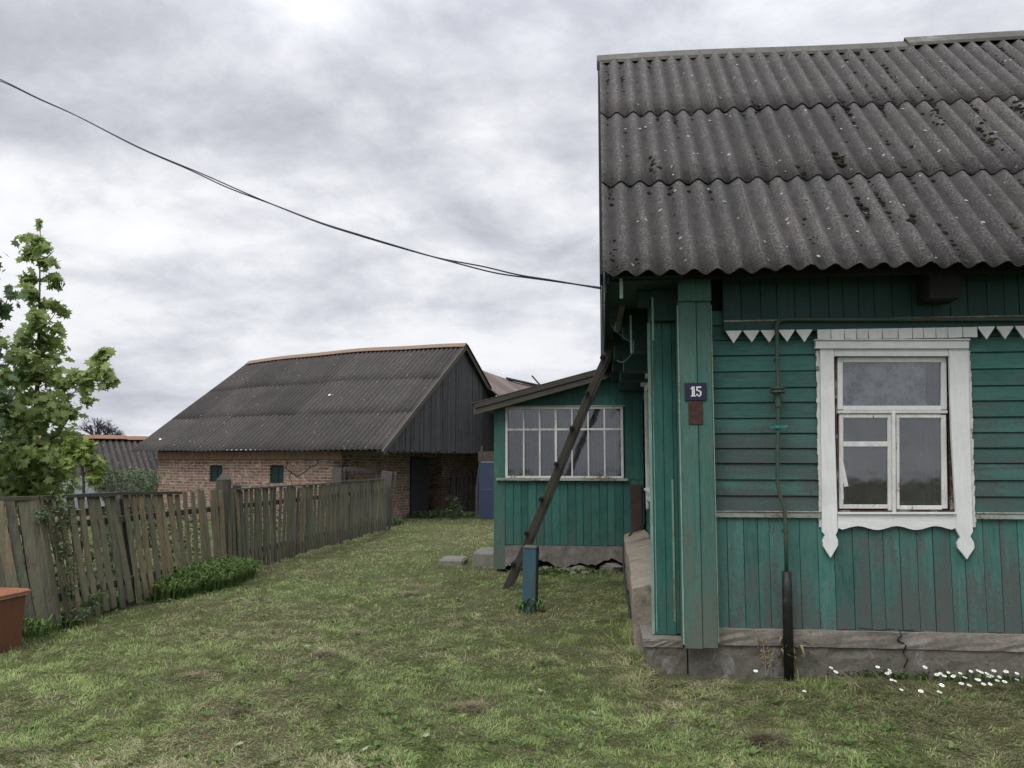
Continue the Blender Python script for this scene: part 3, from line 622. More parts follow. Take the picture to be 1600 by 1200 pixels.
for q in ([(217, 156), (234, 156), (234, 320), (217, 320)], [(542, 156), (558, 156), (560, 320), (542, 320)], [(234, 156), (542, 156), (542, 172), (234, 172)], [(234, 308), (542, 308), (542, 322), (234, 322)]): pr(mb, q, Ys, Ys+.035)
up_s = mb
sub(mb, 'sash', 'white', casing_w, bevel=.003)
mb = MB()
for q in ([(222, 334), (236, 334), (236, 630), (222, 630)], [(374, 334), (386, 334), (388, 636), (376, 636)], [(236, 334), (374, 334), (374, 346), (236, 346)], [(236, 420), (375, 420), (375, 436), (236, 436)], [(236, 617), (376, 617), (376, 630), (236, 630)]): pr(mb, q, Ys+.003, Ys+.035)
sub(mb, 'sash', 'white_flaky', casing_w, bevel=.003)
mb = MB()
for q in ([(400, 334), (411, 334), (412, 632), (402, 632)], [(541, 336), (557, 336), (562, 630), (545, 630)], [(411, 334), (541, 334), (541, 346), (411, 346)], [(412, 620), (545, 620), (545, 633), (412, 633)]): pr(mb, q, Ys+.003, Ys+.035)
sub(mb, 'sash', 'white_flaky', casing_w, bevel=.003)
mb = MB(); pr(mb, [(387, 324), (399, 324), (401, 642), (390, 642)], Ys-.012, Ys+.03); pr(mb, [(213, 322.5), (562, 322.5), (562, 332), (213, 332)], Ys-.008, Ys+.03)
sub(mb, 'mullion', 'white_flaky', casing_w, bevel=.003)
mb = MB(); pr(mb, [(208, 154), (214, 154), (221, 640), (217, 640)], Ys-.01, Ys+.06); pr(mb, [(563, 154), (567, 154), (588, 640), (570, 640)], Ys+.012, Ys+.06); pr(mb, [(217, 634), (588, 634), (588, 641), (217, 641)], Ys+.008, Ys+.06)
M['rot'] = simple('rotten rusty wood', (.085, .045, .03), (.05, .035, .03), 14, .95, .8, .01, c3=(.30, .27, .24)); sub(mb, 'frame', 'rot', casing_w)
mb = MB()
for q in ([(233, 170), (543, 170), (543, 310), (233, 310)], [(235, 344), (376, 344), (376, 422), (235, 422)], [(235, 434), (377, 434), (377, 619), (235, 619)], [(410, 344), (543, 344), (546, 622), (411, 622)]): pr(mb, q, Ys+.018, Ys+.022)
sub(mb, 'pane', 'glass', casing_w)
def cloth(mb, x0, x1, z0, z1, Y, folds, amp, seed=1, hem=0.0):
    g = random.Random(seed); n = folds*8; ph = [g.uniform(.7, 1.3) for _ in range(folds+1)]; b = len(mb.v); nz = 6; c = (.5, .5, .5)
    for j in range(nz+1):
        for i in range(n+1):
            t = i/n; mb.v.append((x0+(x1-x0)*t+.01*math.sin(j+t*9), Y+amp*math.sin(t*folds*6.283)*ph[int(t*folds)]*(.6+.4*j/nz), z0+(z1-z0)*j/nz - (hem*abs(math.sin(t*folds*3.14)) if j == 0 else 0)))
    for j in range(nz):
        for i in range(n): a = b+j*(n+1)+i; mb.f.append((a, a+1, a+n+2, a+n+1)); mb.c.append(c)
mb = MB(); xA, zA = z2(215, 325); xB, zT = z2(545, 150); cloth(mb, xA, xB-.10, zA+.0, zT+.05, W+.07, 9, .012, 3)
sub(mb, 'lace_curtain', 'lace', casing_w, smooth=True)
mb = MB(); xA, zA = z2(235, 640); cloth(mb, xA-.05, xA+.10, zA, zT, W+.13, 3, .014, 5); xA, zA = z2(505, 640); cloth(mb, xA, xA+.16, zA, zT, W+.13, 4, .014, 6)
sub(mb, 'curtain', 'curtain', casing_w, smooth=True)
mb = MB()
for (a, b, c, d, e, f) in ((ox0-.9, ox1+1, W+1.9, W+1.95, .3, 3.0), (ox0-.9, ox0-.85, W+.055, W+1.9, .3, 3), (ox1+.95, ox1+1, W+.055, W+1.9, .3, 3), (ox0-.9, ox1+1, W+.055, W+1.9, 2.9, 2.95), (ox0-.9, ox1+1, W+.055, W+1.9, .3, .35)): mb.box(a, b, c, d, e, f)
hb(mb, 'room', 'room')
mb = MB(); mb.beam(hitY(1314, 722, W+.0), hitY(1322, 760, W), .03, .02); mb.beam(hitY(1312, 715, W), hitY(1316, 780, W), .018, .02); hb(mb, 'paper_scrap', 'white_x', casing_w)
for sd_ in (0, 1):
    mb = MB()
    for i in range(34):
        py = 548+i*8.1; X0 = 1277.5+i*.14 if sd_ == 0 else 1513+i*.26
        mb.beam(hitY(X0+u(-.6, .6), py, W-.032), hitY(X0+u(-.6, .6), py+8.3, W-.032), u(.016, .030), .012, (1, 0, 0))
    sub(mb, 'paint_edge', 'white_flaky', casing_w)

# concrete ledge along the side
mb = MB(); g = random.Random(4)
ys = [W+.62, 7.9, 8.9, 10.0, 10.9, 11.6, 12.18]
for a, b in zip(ys, ys[1:]):
    t0, t1 = (a-ys[0])/5, (b-ys[0])/5; o0, o1 = .27+.05*t0, .27+.05*t1; h0 = .55+u(-.02, .02); k = u(-.01, .01)
    mb.hexa([(o0+k, a, -.1), (SX-.03, a, -.1), (SX-.03, b-.012, -.1), (o1+k, b-.012, -.1), (o0-.02+k, a, h0-.02), (SX-.03, a, h0+.07), (SX-.03, b-.012, h0+.07), (o1-.02+k, b-.012, h0)])
led = mb.build('concrete_ledge', 'beige_concrete', origin=(.45, 9, 0), bevel=.012); tag(led, 'pale cement ledge running along the side wall of the green house', 'ledge')
mb = MB(); mb.tube([(.27, 8.6, .02), (.255, 9.6, .15), (.25, 10.6, .33), (.27, 11.2, .50), (.40, 11.6, .62), (.57, 11.7, .72), (.575, 11.75, 1.15)], .012); tag(mb.build('hose', 'wire', origin=(.3, 10, 0)), 'dark thin hose lying over the cement ledge by the veranda', 'hose')

# number sign and rusty plate
ns = empty('house_number_sign', hitY(1087, 612, YA-.008), 'small dark blue enamel sign with white number 15 on the green corner board', 'sign')
sg = hitY(1087, 612, YA-.008); wS, hS = .165, .135
mb = MB(); mb.box(-wS/2, wS/2, -.004, .004, -hS/2, hS/2); mb.build('plate', 'plate_blue', ns, bevel=.002)
k = .0105
def dig(cells, x0):
    mb = MB(); 
    for (a, b, c, d) in cells: mb.box(x0+a*k, x0+b*k, -.0075, -.0045, (c-3.6)*k, (d-3.6)*k)
    mb.build('digit', 'digit', ns)
dig([(.8, 1.75, 0, 7.4), (2.0, 2.9, 0, 7.4), (0.1, .75, 5.4, 6.5), (.1, .78, 0, .7), (2.95, 3.5, 0, .7)], -3.6*k)
dig([(.3, 1.3, 4.0, 7.4), (1.5, 3.7, 6.3, 7.4), (1.5, 2.9, 3.6, 4.6), (2.75, 3.8, .9, 3.9), (1.4, 2.9, 0, 1.0), (.2, 1.2, .6, 2.0)], .2*k)
mb = MB(); c = hitY(1087, 644, YA-.004); mb.box(c.x-.055, c.x+.055, c.y-.003, c.y+.003, c.z-.095, c.z+.085); tag(mb.build('metal_plate', 'rust_plate', origin=tuple(c), bevel=.002), 'rusted reddish brown metal plate right below the house number sign', 'plate')

# gas pipe
yp = W-.12; gp = [hitY(*q, yp) for q in ((1214, 520), (1214, 560), (1216, 610), (1215, 700), (1215, 755), (1219, 775), (1226, 795), (1228, 840), (1229, 905))]
g0 = hitY(1232, 1045, yp); g0.z = 0
pipe = empty('gas_pipe', (g0.x, g0.y, 0), 'green gas pipe running down the front wall left of the window into a black sleeve', 'gas pipe')
def pb(mb, name, mat, **kw): return MB_shift(mb, pipe.location).build(name, mat, pipe, **kw)
top = hitY(1213, 508, yp); mb = MB(); bend = [hitY(*q, yp) for q in ((1213, 515), (1214, 506), (1218, 501), (1228, 499), (1260, 499))]
end = hitY(1620, 499, yp); mb.tube([Vector((XR, yp, bend[-1].z)), end]+bend[::-1]+gp, .0145, 12)
pb(mb, 'pipe', 'pipe', smooth=True)
mb = MB(); a = hitY(1229, 893, yp); b = hitY(1233, 1060, yp); mb.tube([a, hitY(1230, 930, yp), Vector((b.x, yp, -.1))], [.034, .036, .038], 16); pb(mb, 'sleeve', 'black_pipe', smooth=True)
mb = MB(); c = hitY(1215, 609, yp)
for dz, r in ((-.022, .058), (.006, .058), (-.008, .045)): mb.tube([c+UP*dz, c+UP*(dz+.014)], r, 18)
mb.tube([c+UP*-.13, c+UP*-.025], .024, 14)
for k2 in range(6):
    t = k2*1.047; q = c+Vector((math.cos(t)*.044, math.sin(t)*.044, 0)); mb.tube([q-UP*.032, q+UP*.03], .006, 6)
pb(mb, 'flange', 'pipe')
mb = MB(); c = hitY(1215, 667, yp); mb.tube([c-UP*.012, c+UP*.012], .026, 12); mb.beam(c, c+Vector((.075, -.01, .004)), .012, .016); mb.beam(c, c+Vector((-.055, 0, -.003)), .01, .014); mb.beam(c, c+Vector((0, .11, 0)), .01, .01, (1, 0, 0)); pb(mb, 'bracket', 'teal_paint')
for py in (560, 830):
    mb = MB(); c = hitY(1215 if py < 700 else 1228, py, yp); mb.beam(c, c+Vector((0, .11, 0)), .012, .012, (1, 0, 0)); mb.tube([c-UP*.01, c+UP*.01], .019, 10); pb(mb, 'bracket', 'pipe')

# ================================================================= VERANDA
V = 12.2; ver = empty('veranda', (-.5, V, 0), 'low green board veranda with white gridded window attached to the house side', 'veranda')
def vb(mb, name, mat, parent=None, **kw): return MB_shift(mb, ver.location).build(name, mat, parent or ver, **kw)
vx = lambda px, py=700: hitY(px, py, V).x
vz = lambda px, py: hitY(px, py, V).z
x0, x1 = vx(790), .60; wx0, wx1 = vx(790), vx(974); wz0, wz1 = vz(880, 747), vz(880, 636); pz = vz(880, 852)
def roofz(x): return 2.44+(x+1.86)*(3.06-2.44)/2.36
mb = MB(); x = x0
while x < x1:
    w = min(u(.10, .125), x1-x); mb.box(x, x+w-.006, V-.018+u(-.003, .003), V, pz+u(-.006, .006), wz0-.03)
    x += w
vb(mb, 'lower_boards', 'veranda', bevel=.002)
mb = MB(); x = x0
while x < x1:
    w = min(.11, x1-x)
    zl2 = wz1+.03 if x+w*.5 < wx1+.02 else wz0-.02
    mb.box(x, x+w-.004, V-.016, V, zl2, roofz(x)-.10); x += w
mb.box(x0, x1, V+.001, V+.02, pz, wz0-.0); mb.hexa([(x0, V+.001, wz1), (x1, V+.001, wz1), (x1, V+.02, wz1), (x0, V+.02, wz1), (x0, V+.001, roofz(x0)-.1), (x1, V+.001, roofz(x1)-.1), (x1, V+.02, roofz(x1)-.1), (x0, V+.02, roofz(x0)-.1)]); mb.box(wx1, x1, V+.001, V+.02, wz0, wz1-.001)
vb(mb, 'upper_boards', 'veranda')
mb = MB(); mb.box(vx(772, 870), x0-.004, V-.03, V+.12, .02, roofz(-1.5)-.15); mb.box(vx(772, 870)-.004, x0+.002, V-.034, V-.031, .02, .36)
vb(mb, 'corner_post', 'corner', bevel=.003)
mb = MB(); mb.box(-1.57, -1.53, V+.13, V+2.6, .0, 2.42); mb.box(-1.52, 3, V+2.56, V+2.6, 0, 2.5); vb(mb, 'side_wall', 'veranda')
mb = MB(); fr = .035
mb.box(wx0, wx0+fr, V-.035, V+.03, wz0, wz1); mb.box(wx1-fr, wx1, V-.035, V+.03, wz0, wz1); mb.box(wx0+fr, wx1-fr, V-.035, V+.03, wz1-.03, wz1); mb.box(wx0+fr, wx1-fr, V-.035, V+.03, wz0, wz0+.03)
vw = vb(mb, 'window', 'white_flaky', bevel=.002); vw['label'] = 'wide white gridded veranda window with grey blue curtains'
zt = vz(880, 671); mb = MB()
for i in range(1, 7):
    x = wx0+fr+(wx1-wx0-2*fr)*i/7; mb.box(x-.011, x+.011, V-.03, V+.01, wz0+.031, wz1-.031)
    if i == 3: mb.box(x-.016, x+.016, V-.033, V-.031, wz0+.031, wz1-.031)
mb.box(wx0+fr, wx1-fr, V-.032, V+.012, zt-.014, zt+.014)
vb(mb, 'glazing_bars', 'white_flaky', vw); 
mb = MB(); mb.box(wx0-.13, wx1+.06, V-.075, V-.019, wz0-.035, wz0-.002); vb(mb, 'sill', 'belt', vw); mb = MB(); mb.box(wx0-.02, wx1+.03, V-.05, V-.017, wz1+.002, wz1+.022); vb(mb, 'drip_board', 'belt', vw)
mb = MB(); mb.box(wx0+fr, wx1-fr, V+.013, V+.017, wz0+.03, wz1-.03); vb(mb, 'pane', 'glass', vw)
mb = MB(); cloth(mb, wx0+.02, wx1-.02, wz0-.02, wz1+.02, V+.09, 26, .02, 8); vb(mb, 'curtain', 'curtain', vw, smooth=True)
mb = MB(); mb.box(x0, 3, V+.5, V+.52, .3, 2.5); vb(mb, 'inner_wall', 'dark')
mb = MB(); a = Vector((-1.87, V-.22, roofz(-1.87)-.075)); b = Vector((.56, V-.22, roofz(.56)-.075))
mb.hexa([(a.x, a.y, a.z-.10), (b.x, b.y, b.z-.09), (b.x, b.y+.03, b.z-.09), (a.x, a.y+.03, a.z-.10), (a.x, a.y, a.z+.04), (b.x, b.y, b.z+.05), (b.x, b.y+.03, b.z+.05), (a.x, a.y+.03, a.z+.04)])
mb.hexa([(a.x+.03, a.y-.018, a.z+.0), (b.x, b.y-.018, b.z+.0), (b.x, b.y-.002, b.z+.0), (a.x+.03, a.y-.002, a.z+.0), (a.x, a.y-.018, a.z+.06), (b.x, b.y-.018, b.z+.08), (b.x, b.y-.002, b.z+.08), (a.x, a.y-.002, a.z+.06)])
vb(mb, 'verge_board', 'beam_wood', bevel=.004)
mb = MB()
mb.hexa([(a.x-.04, a.y-.02, a.z+.062), (3.2, a.y-.02, roofz(3.2)-.01), (3.2, V+2.8, roofz(3.2)-.01), (a.x-.04, V+2.8, a.z+.062), (a.x-.04, a.y-.02, a.z+.075), (3.2, a.y-.02, roofz(3.2)+.004), (3.2, V+2.8, roofz(3.2)+.004), (a.x-.04, V+2.8, a.z+.075)])
vb(mb, 'roof', 'beam_wood')
mb = MB()
for i in range(70):  # uneven plinth
    xa_ = x0+(.36-x0)*i/70; xb_ = x0+(.36-x0)*(i+1)/70
    zz = lambda q: .12+.04*math.sin(q*5+1)+.03*math.sin(q*13)+.009*math.sin(q*41+2)+.005*math.sin(q*67) - (.09 if q < -1.0 else 0)
    mb.hexa([(xa_, V-.06, zz(xa_)), (xb_, V-.06, zz(xb_)), (xb_, V+.2, zz(xb_)), (xa_, V+.2, zz(xa_)), (xa_, V-.045, pz-.006), (xb_, V-.045, pz-.006), (xb_, V+.2, pz-.006), (xa_, V+.2, pz-.006)], (.5, .5, .5))
vb(mb, 'plinth', 'stone')
mb = MB(); mb.box(x0, SX, V+.06, V+.2, -.05, pz-.02); vb(mb, 'plinth_core', 'dark')
mb = MB(); mb.box(vx(985, 800), vx(1003, 800), V-.06, V-.03, vz(990, 832), vz(990, 757)); tag(mb.build('panel', 'board_brown', origin=(.5, V, .9)), 'brown board standing in the corner between veranda and house', 'board')
g = random.Random(5)
def stone(px, py, r, label, flat=.6):
    c = hitZ(px, py); mb = MB(); n, m = 9, 5; b = 0
    for j in range(m+1):
        th = math.pi*j/m
        for i in range(n): a = 6.283*i/n; q = r*g.uniform(.78, 1.15); mb.v.append((math.cos(a)*math.sin(th)*q*1.3, math.sin(a)*math.sin(th)*q, math.cos(th)*r*flat*g.uniform(.85, 1.1)+r*flat*.6))
    for j in range(m):
        for i in range(n): mb.f.append((j*n+i, j*n+(i+1) % n, (j+1)*n+(i+1) % n, (j+1)*n+i)); mb.c.append((g.random(), 0, 0))
    o = mb.build('foundation_stone', 'stone', loc=(c.x, c.y, 0)); tag(o, label, 'stone', 'rubble stones under the veranda'); return o
stone(955, 893, .16, 'largest pale rubble stone at the right end under the veranda plinth', .55)
for (px, py, r) in ((922, 890, .06), (905, 892, .075), (890, 891, .05), (880, 893, .055), (935, 887, .05), (868, 889, .05), (852, 890, .06), (915, 896, .045), (840, 888, .05), (896, 896, .04)):
    stone(px, py+2, r*1.35, 'small grey rubble stone in the dark gap under the veranda plinth')
# entrance slabs left of the veranda
c = hitZ(757, 884); mb = MB(); mb.box(-1.98, -1.60, 12.62, 13.5, -.05, .20); tag(mb.build('step', 'grey_slab', origin=(-1.8, 13, 0), bevel=.02), 'pale concrete entrance step beside the veranda corner', 'step')
mb = MB(); mb.box(-2.4, -2.0, 12.75, 13.25, -.05, .085, mat=Matrix.Rotation(.01, 4, 'Z')); tag(mb.build('paving_slab', 'grey_slab', origin=(-2.2, 13, 0), bevel=.03), 'low grassy concrete slab lying left of the entrance step', 'slab')

# ================================================================= LADDER, POST, WIRES
foot = hitZ(790, 921); topL = Vector((hitY(966, 512, W+2.6).x, W+2.6, hitY(966, 512, W+2.6).z))
topL = hitY(967, 512, 9.4); foot.z = 0
lad = empty('ladder', tuple(foot), 'long grey wooden ladder seen edge-on leaning against the eave of the green house', 'ladder')
def lb(mb, name, mat): return MB_shift(mb, lad.location).build(name, mat, lad, bevel=.004)
gap = Vector((.02, .30, 0))
for off, nm in ((Vector((0, 0, 0)), 'rail'), (gap, 'rail')):
    mb = MB(); n = 6
    for i in range(n):
        a = foot.lerp(topL, i/n)+off; b = foot.lerp(topL, (i+1)/n)+off; w0 = .088-.012*i/n; w1 = .088-.012*(i+1)/n
        k = .012*math.sin(i*1.1); k2_ = .012*math.sin((i+1)*1.1); mb.beam(a+Vector((k, 0, 0)), b+Vector((k2_, 0, 0)), .05, w0, (0, 1, 0), (.4, .5, .5), .05, w1)
    lb(mb, nm, 'ladder')
d = (topL-foot).normalized(); perp = Vector((-d.z, 0, d.x)).normalized()
for i, t in enumerate((.10, .225, .36, .495, .63, .76, .89)):
    p = foot.lerp(topL, t)+perp*.042; mb = MB(); mb.beam(p+Vector((0, -.07, 0)), p+gap+Vector((0, .05, 0)), .05, .04, (d.x, 0, d.z)); lb(mb, 'rung', 'dark')
# thin dark bracket post at the eave
mb = MB(); a = hitY(964, 515, 7.6); b = hitY(977, 448, 7.2); mb.beam(a, b, .05, .055)
tag(mb.build('bracket_pole', 'pole_wood', origin=tuple(a)), 'short dark pole fixed under the eave corner above the ladder top', 'pole')
# wires
def px_path(pts, D0, D1):
    n = len(pts); return [hitY(p[0], p[1], D0+(D1-D0)*((939-p[0])/939)) for p in pts]
pts = [(-200, 40), (-90, 88), (0, 125), (60, 154), (120, 181), (216, 230), (300, 266), (360, 293), (430, 321), (500, 348), (560, 367), (620, 385), (680, 402), (745, 417), (800, 429), (860, 438), (905, 445), (938, 450)]
P = px_path(pts, 7.6, 10.5)
mb = MB()
def dense(P, k=5):
    out = []
    for i in range(len(P)-1):
        p0, p1, p2, p3 = P[max(i-1, 0)], P[i], P[i+1], P[min(i+2, len(P)-1)]
        for j in range(k):
            t = j/k; out.append(.5*((2*p1)+(p2-p0)*t+(2*p0-5*p1+4*p2-p3)*t*t+(3*p1-p0-3*p2+p3)*t**3))
    return out+[P[-1]]
Q = dense(P)
for ph in (0, math.pi):
    pts2 = []
    for i, p in enumerate(Q):
        r = .006+.016*max(0, math.sin(i*.21+.4))**2; t = i*.16+ph; pts2.append(p+Vector((0, math.cos(t)*.5, math.sin(t)))*r)
    mb.tube(pts2, .0075, 6)
tag(mb.build('overhead_cable', 'wire', origin=tuple(P[-1])), 'twisted dark cable sagging across the sky down to the house eave', 'cable')
mb = MB(); rr = random.Random(3)
def squig(c, r, n, rad=.004):
    pts = []
    for i in range(n): pts.append(c+Vector((rr.uniform(-r, r), rr.uniform(-r, r)*.6, rr.uniform(-r, r)*1.3)))
    mb.tube(dense(pts, 6), rad, 5, cap=False)
squig(hitY(963, 482, 7.5), .05, 8); squig(hitY(960, 495, 7.5), .07, 6)
mb.tube(dense([hitY(*q, 7.5) for q in ((957, 490), (953, 500), (958, 512), (966, 520), (978, 530), (987, 536), (990, 545), (983, 558), (972, 566), (964, 563))], 5), .004, 5)
tag(mb.build('wire_loop', 'wire_light', origin=tuple(hitY(963, 482, 7.5))), 'tangled pale wire hanging in loops beneath the eave corner', 'wire')
# blue post
c = hitZ(828, 950); mb = MB(); mb.box(-.075, .075, -.07, .07, -.1, .64); bp_ = mb.build('post', 'blue_post', loc=(c.x, c.y, 0), bevel=.006); bp_.rotation_euler = (R(1), R(1.5), R(-8)); tag(bp_, 'short blue painted wooden post standing in the lawn before the veranda', 'post')
mb = MB(); mb.box(-.078, .078, -.073, .073, .638, .672); o = mb.build('post_top', 'grey_wood', bp_, bevel=.01)
# ================================================================= FENCE
fence = empty('picket_fence', (-5.1, 12, 0), 'weathered unpainted picket fence running along the left side of the lawn', 'fence')
def fb(mb, name, mat, **kw): return MB_shift(mb, fence.location).build(name, mat, fence, **kw)
def fbx(Y): return -5.16+(Y-7)*.022-max(0, 7.5-Y)*1.6
def lean(Y): return .26 if Y < 8 else max(0, .26*(1-(Y-8)/5.0))
def ftop(Y): return 1.235-.05*min(max((Y-8)/3, 0), 1)+.01*math.sin(Y*1.7)
Y = 7.0; rr = random.Random(12); plist = []
while Y < 18.4:
    plist.append(Y); Y += rr.uniform(.132, .165)*(.33 if Y < 7.5 else 1.0 if Y < 11 else .92)
for i, Y in enumerate(plist):
    far = Y > 11.2; w = rr.uniform(.075, .105); th = .02; x = fbx(Y); lx = lean(Y)+rr.uniform(-.02, .02); dy = rr.uniform(-.03, .03)*(1 if Y < 11 else .5)+(-.03 if Y < 10 else 0)
    zt = ftop(Y)+rr.uniform(-.03, .02)+(.0 if not (10.0 < Y < 11.2) else .03); z0 = rr.uniform(.02, .07)
    zm = 6
    mb = MB(); c = (rr.random(), min(1, max(0, (.15 if Y < 7.6 else .65 if Y < 11.2 else .35)+rr.uniform(-.35, .35))), rr.random() if Y > 7.2 else .2)
    for k in range(4):
        t0, t1 = k/4, (k+1)/4; bw = w*rr.uniform(.9, 1.08)
        dx_, dy_ = (.894, .447) if Y < 7.5 else (0, 1)
        def q(t, yy, xx): return (x-lx*t+xx*dy_+yy*dx_+.008*math.sin(t*5+i), Y+yy*dy_-xx*dx_+dy*t, z0+(zt-z0)*t)
        mb.hexa([q(t0, -w/2, 0), q(t0, w/2, 0), q(t0, w/2, -th), q(t0, -w/2, -th), q(t1, -w/2, 0), q(t1, w/2, 0), q(t1, w/2, -th), q(t1, -w/2, -th)], c)
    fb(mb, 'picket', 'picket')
def rail(h, Ya, Yb, w, t, off, mat='beam_wood'):
    mb = MB(); n = max(2, int((Yb-Ya)/1.2)); 
    for i in range(n):
        a, b = Ya+(Yb-Ya)*i/n, Ya+(Yb-Ya)*(i+1)/n
        f = lambda Y: Vector((fbx(Y)-lean(Y)*h/1.2+off, Y, h if h < 1.1 else ftop(Y)+.005))
        mb.beam(f(a), f(b), w, t, (1, 0, 0), (.5, .6, .5))
    fb(mb, 'rail', mat)
rail(1.2, 7.5, 9.9, .07, .035, -.0); rail(1.2, 6.95, 7.5, .07, .035, -.0); rail(1.2, 11.3, 18.35, .05, .022, .0)
for (a, b) in ((6.95, 7.5), (7.5, 11.1), (11.1, 18.4)): rail(.95, a, b, .05, .07, -.05); rail(.28, a, b, .05, .08, -.05)
for (px, py, Yp, w, h, mat, name) in ((350, 748, 11.05, .21, 1.36, 'beam_wood', 'post'), (372, 760, 11.45, .12, 1.26, 'beam_wood', 'post')):
    mb = MB(); x = fbx(Yp)-.16; mb.tube([(x, Yp, -.1), (x+.01, Yp, h*.5), (x, Yp+.01, h-.02), (x+.02, Yp, h)], [w*.5, w*.5, w*.48, w*.38], 9); fb(mb, name, mat)
for Yp in (7.5, 8.9, 13.4, 15.8):
    mb = MB(); x = fbx(Yp)-.13; mb.beam((x, Yp, -.1), (x-lean(Yp), Yp, 1.16), .1, .1, (0, 1, 0)); fb(mb, 'post', 'beam_wood')
mb = MB(); Ye = 18.55; a = hitY(593, 836, Ye); mb.beam((a.x+.02, Ye, -.1), (a.x+.16, Ye, 1.36), .25, .05, (1, 0, 0), (.9, .1, .5)); fb(mb, 'end_post', 'grey_wood')
mb = MB(); mb.beam((a.x+.19, Ye+.06, -.1), (a.x+.33, Ye+.08, 1.34), .05, .05, (1, 0, 0)); fb(mb, 'brace', 'ladder')
mb = MB(); c = hitY(526, 760, 19.6); mb.box(-.12, .12, -.03, .03, 0, 1.42); tag(mb.build('plank', 'grey_wood', loc=(c.x, c.y, 0)), 'grey upright plank sticking up behind the far fence section', 'plank')
# low plank rail behind the fence end
c2 = hitY(588, 742, 20.3); mb = MB(); mb.beam((c.x+.15, 19.7, 1.40), (c2.x, 20.3, 1.34), .04, .10, (0, 1, 0)); mb.beam((c.x+.15, 19.7, .2), (c.x+.15, 19.7, 1.42), .06, .06); mb.beam((c2.x, 20.3, 0), (c2.x, 20.3, 1.3), .06, .06)
tag(mb.build('rail_section', 'grey_wood', origin=(c.x, 19.8, 0)), 'short grey plank rail between the fence end and the brick barn', 'rail')

# rusty red box at the left edge
bx = empty('metal_box', (-5.50, 6.66, 0), 'rusty red metal box with lid standing at the fence on the left edge', 'box', rz=R(-4))
def poly_tank(mb, outl0, outl1, z0, z1):
    b = len(mb.v); n = len(outl0)
    for o, z in ((outl0, z0), (outl1, z1)):
        for p in o: mb.v.append((p[0], p[1], z))
    c = (.3, .3, .3)
    for i in range(n): j = (i+1) % n; mb.f.append((b+i, b+j, b+n+j, b+n+i)); mb.c.append(c)
    mb.f.append(tuple(range(b, b+n))[::-1]); mb.f.append(tuple(range(b+n, b+2*n))); mb.c += [c, c]
rd_ = lambda hx, hy, r=.06: [(sx*(hx-r)+r*math.cos(a), sy*(hy-r)+r*math.sin(a)) for sx, sy, a0 in ((1, 1, 0), (-1, 1, 90), (-1, -1, 180), (1, -1, 270)) for a in [R(a0+k*22.5) for k in range(5)]]
mb = MB(); poly_tank(mb, rd_(.415, .30, .06), rd_(.43, .31, .06), -.04, .43); mb.build('body', 'rust_red', bx)
mb = MB(); poly_tank(mb, rd_(.45, .33, .04), rd_(.45, .33, .04), .435, .46); poly_tank(mb, rd_(.45, .33, .04), rd_(.43, .31, .03), .4601, .475); mb.build('lid', 'rust_lid', bx)
mb = MB(); mb.beam((.437, -.27, .43), (.437, .27, .432), .012, .010); mb.build('seal_strip', 'white_flaky', bx)

# ================================================================= BARN
BR = YAW-R(24.6); C0 = hitD(600, 703, 20.0)
def barn_frame(name, label, cat, loc): return empty(name, loc, label, cat, rz=BR)
barn = barn_frame('barn', 'brick barn with dark corrugated roof and grey board gable', 'barn', (C0.x, C0.y, 0))
BL = 8.15; ez = 1.86; ry = 4.2; rz_ = 4.93; bt = math.atan2(rz_-ez, ry); bsl = math.hypot(rz_-ez, ry)
def brf(x, s, h):
    X = x-BL - .38*(1-x/BL)*(1-s/bsl); sag = .10*math.sin(math.pi*min(max(x/BL, 0), 1))*(s/bsl) - .10*(1-x/BL)*(s/bsl)
    return Vector((X, s*math.cos(bt)-h*math.sin(bt), ez+s*math.sin(bt)+h*math.cos(bt)+sag+.01*math.sin(x*2+s)))
mb = MB(); corrugated(mb, BL, 0, .155, .025, (0, 1.72, 3.4, bsl), brf, sheet=7, seed=9, per=6, step=.1, thick=.003, lap=.06)
corrugated(mb, BL, 0, .155, .025, (0, 1.72, 3.4, bsl), lambda x, s, h: Vector((brf(x, s, h).x, 2*ry-brf(x, s, h).y, brf(x, s, h).z)), sheet=7, seed=10, per=4)
broof = mb.build('roof', 'slate_barn', barn); broof.data.polygons.foreach_set('use_smooth', [True]*len(broof.data.polygons))
mb = MB()
for sg_ in (-1, 1):
    n = 20
    for i in range(n):
        a, b = BL*i/n, BL*(i+1)/n
        q = lambda x, t, hh: Vector((x-BL+.03, ry+sg_*t*math.cos(bt), brf(x, bsl, 0).z+.06-t*math.sin(bt)+hh))
        mb.hexa([q(a, 0, 0), q(b, 0, 0), q(b, .20, 0), q(a, .20, 0), q(a, 0, .014), q(b, 0, .014), q(b, .20, .014), q(a, .20, .014)], (.5, .5, .5))
mb.build('ridge_cap', 'ridge_orange', broof)
mb = MB(); rr = random.Random(8)
for (x, s) in ((.6, .55), (5.0, 2.6)):
    mb = MB(); blob(mb, brf(x, s, .03), .045, nrm=Vector((0, -math.sin(bt), math.cos(bt))), flat=.1); mb.build('patch', 'digit', broof)
mb = MB(); wy = .35; wxr = -1.48
def wall_holes(mb, x0, x1, y, z0, z1, holes, t=.25):
    xs = sorted({x0, x1, *[h[0] for h in holes], *[h[1] for h in holes]})
    for a, b in zip(xs, xs[1:]):
        hs = [h for h in holes if h[0] <= a and h[1] >= b]
        if hs: h = hs[0]; mb.box(a, b, y, y+t, z0, h[2]); mb.box(a, b, y, y+t, h[3], z1)
        else: mb.box(a, b, y, y+t, z0, z1)
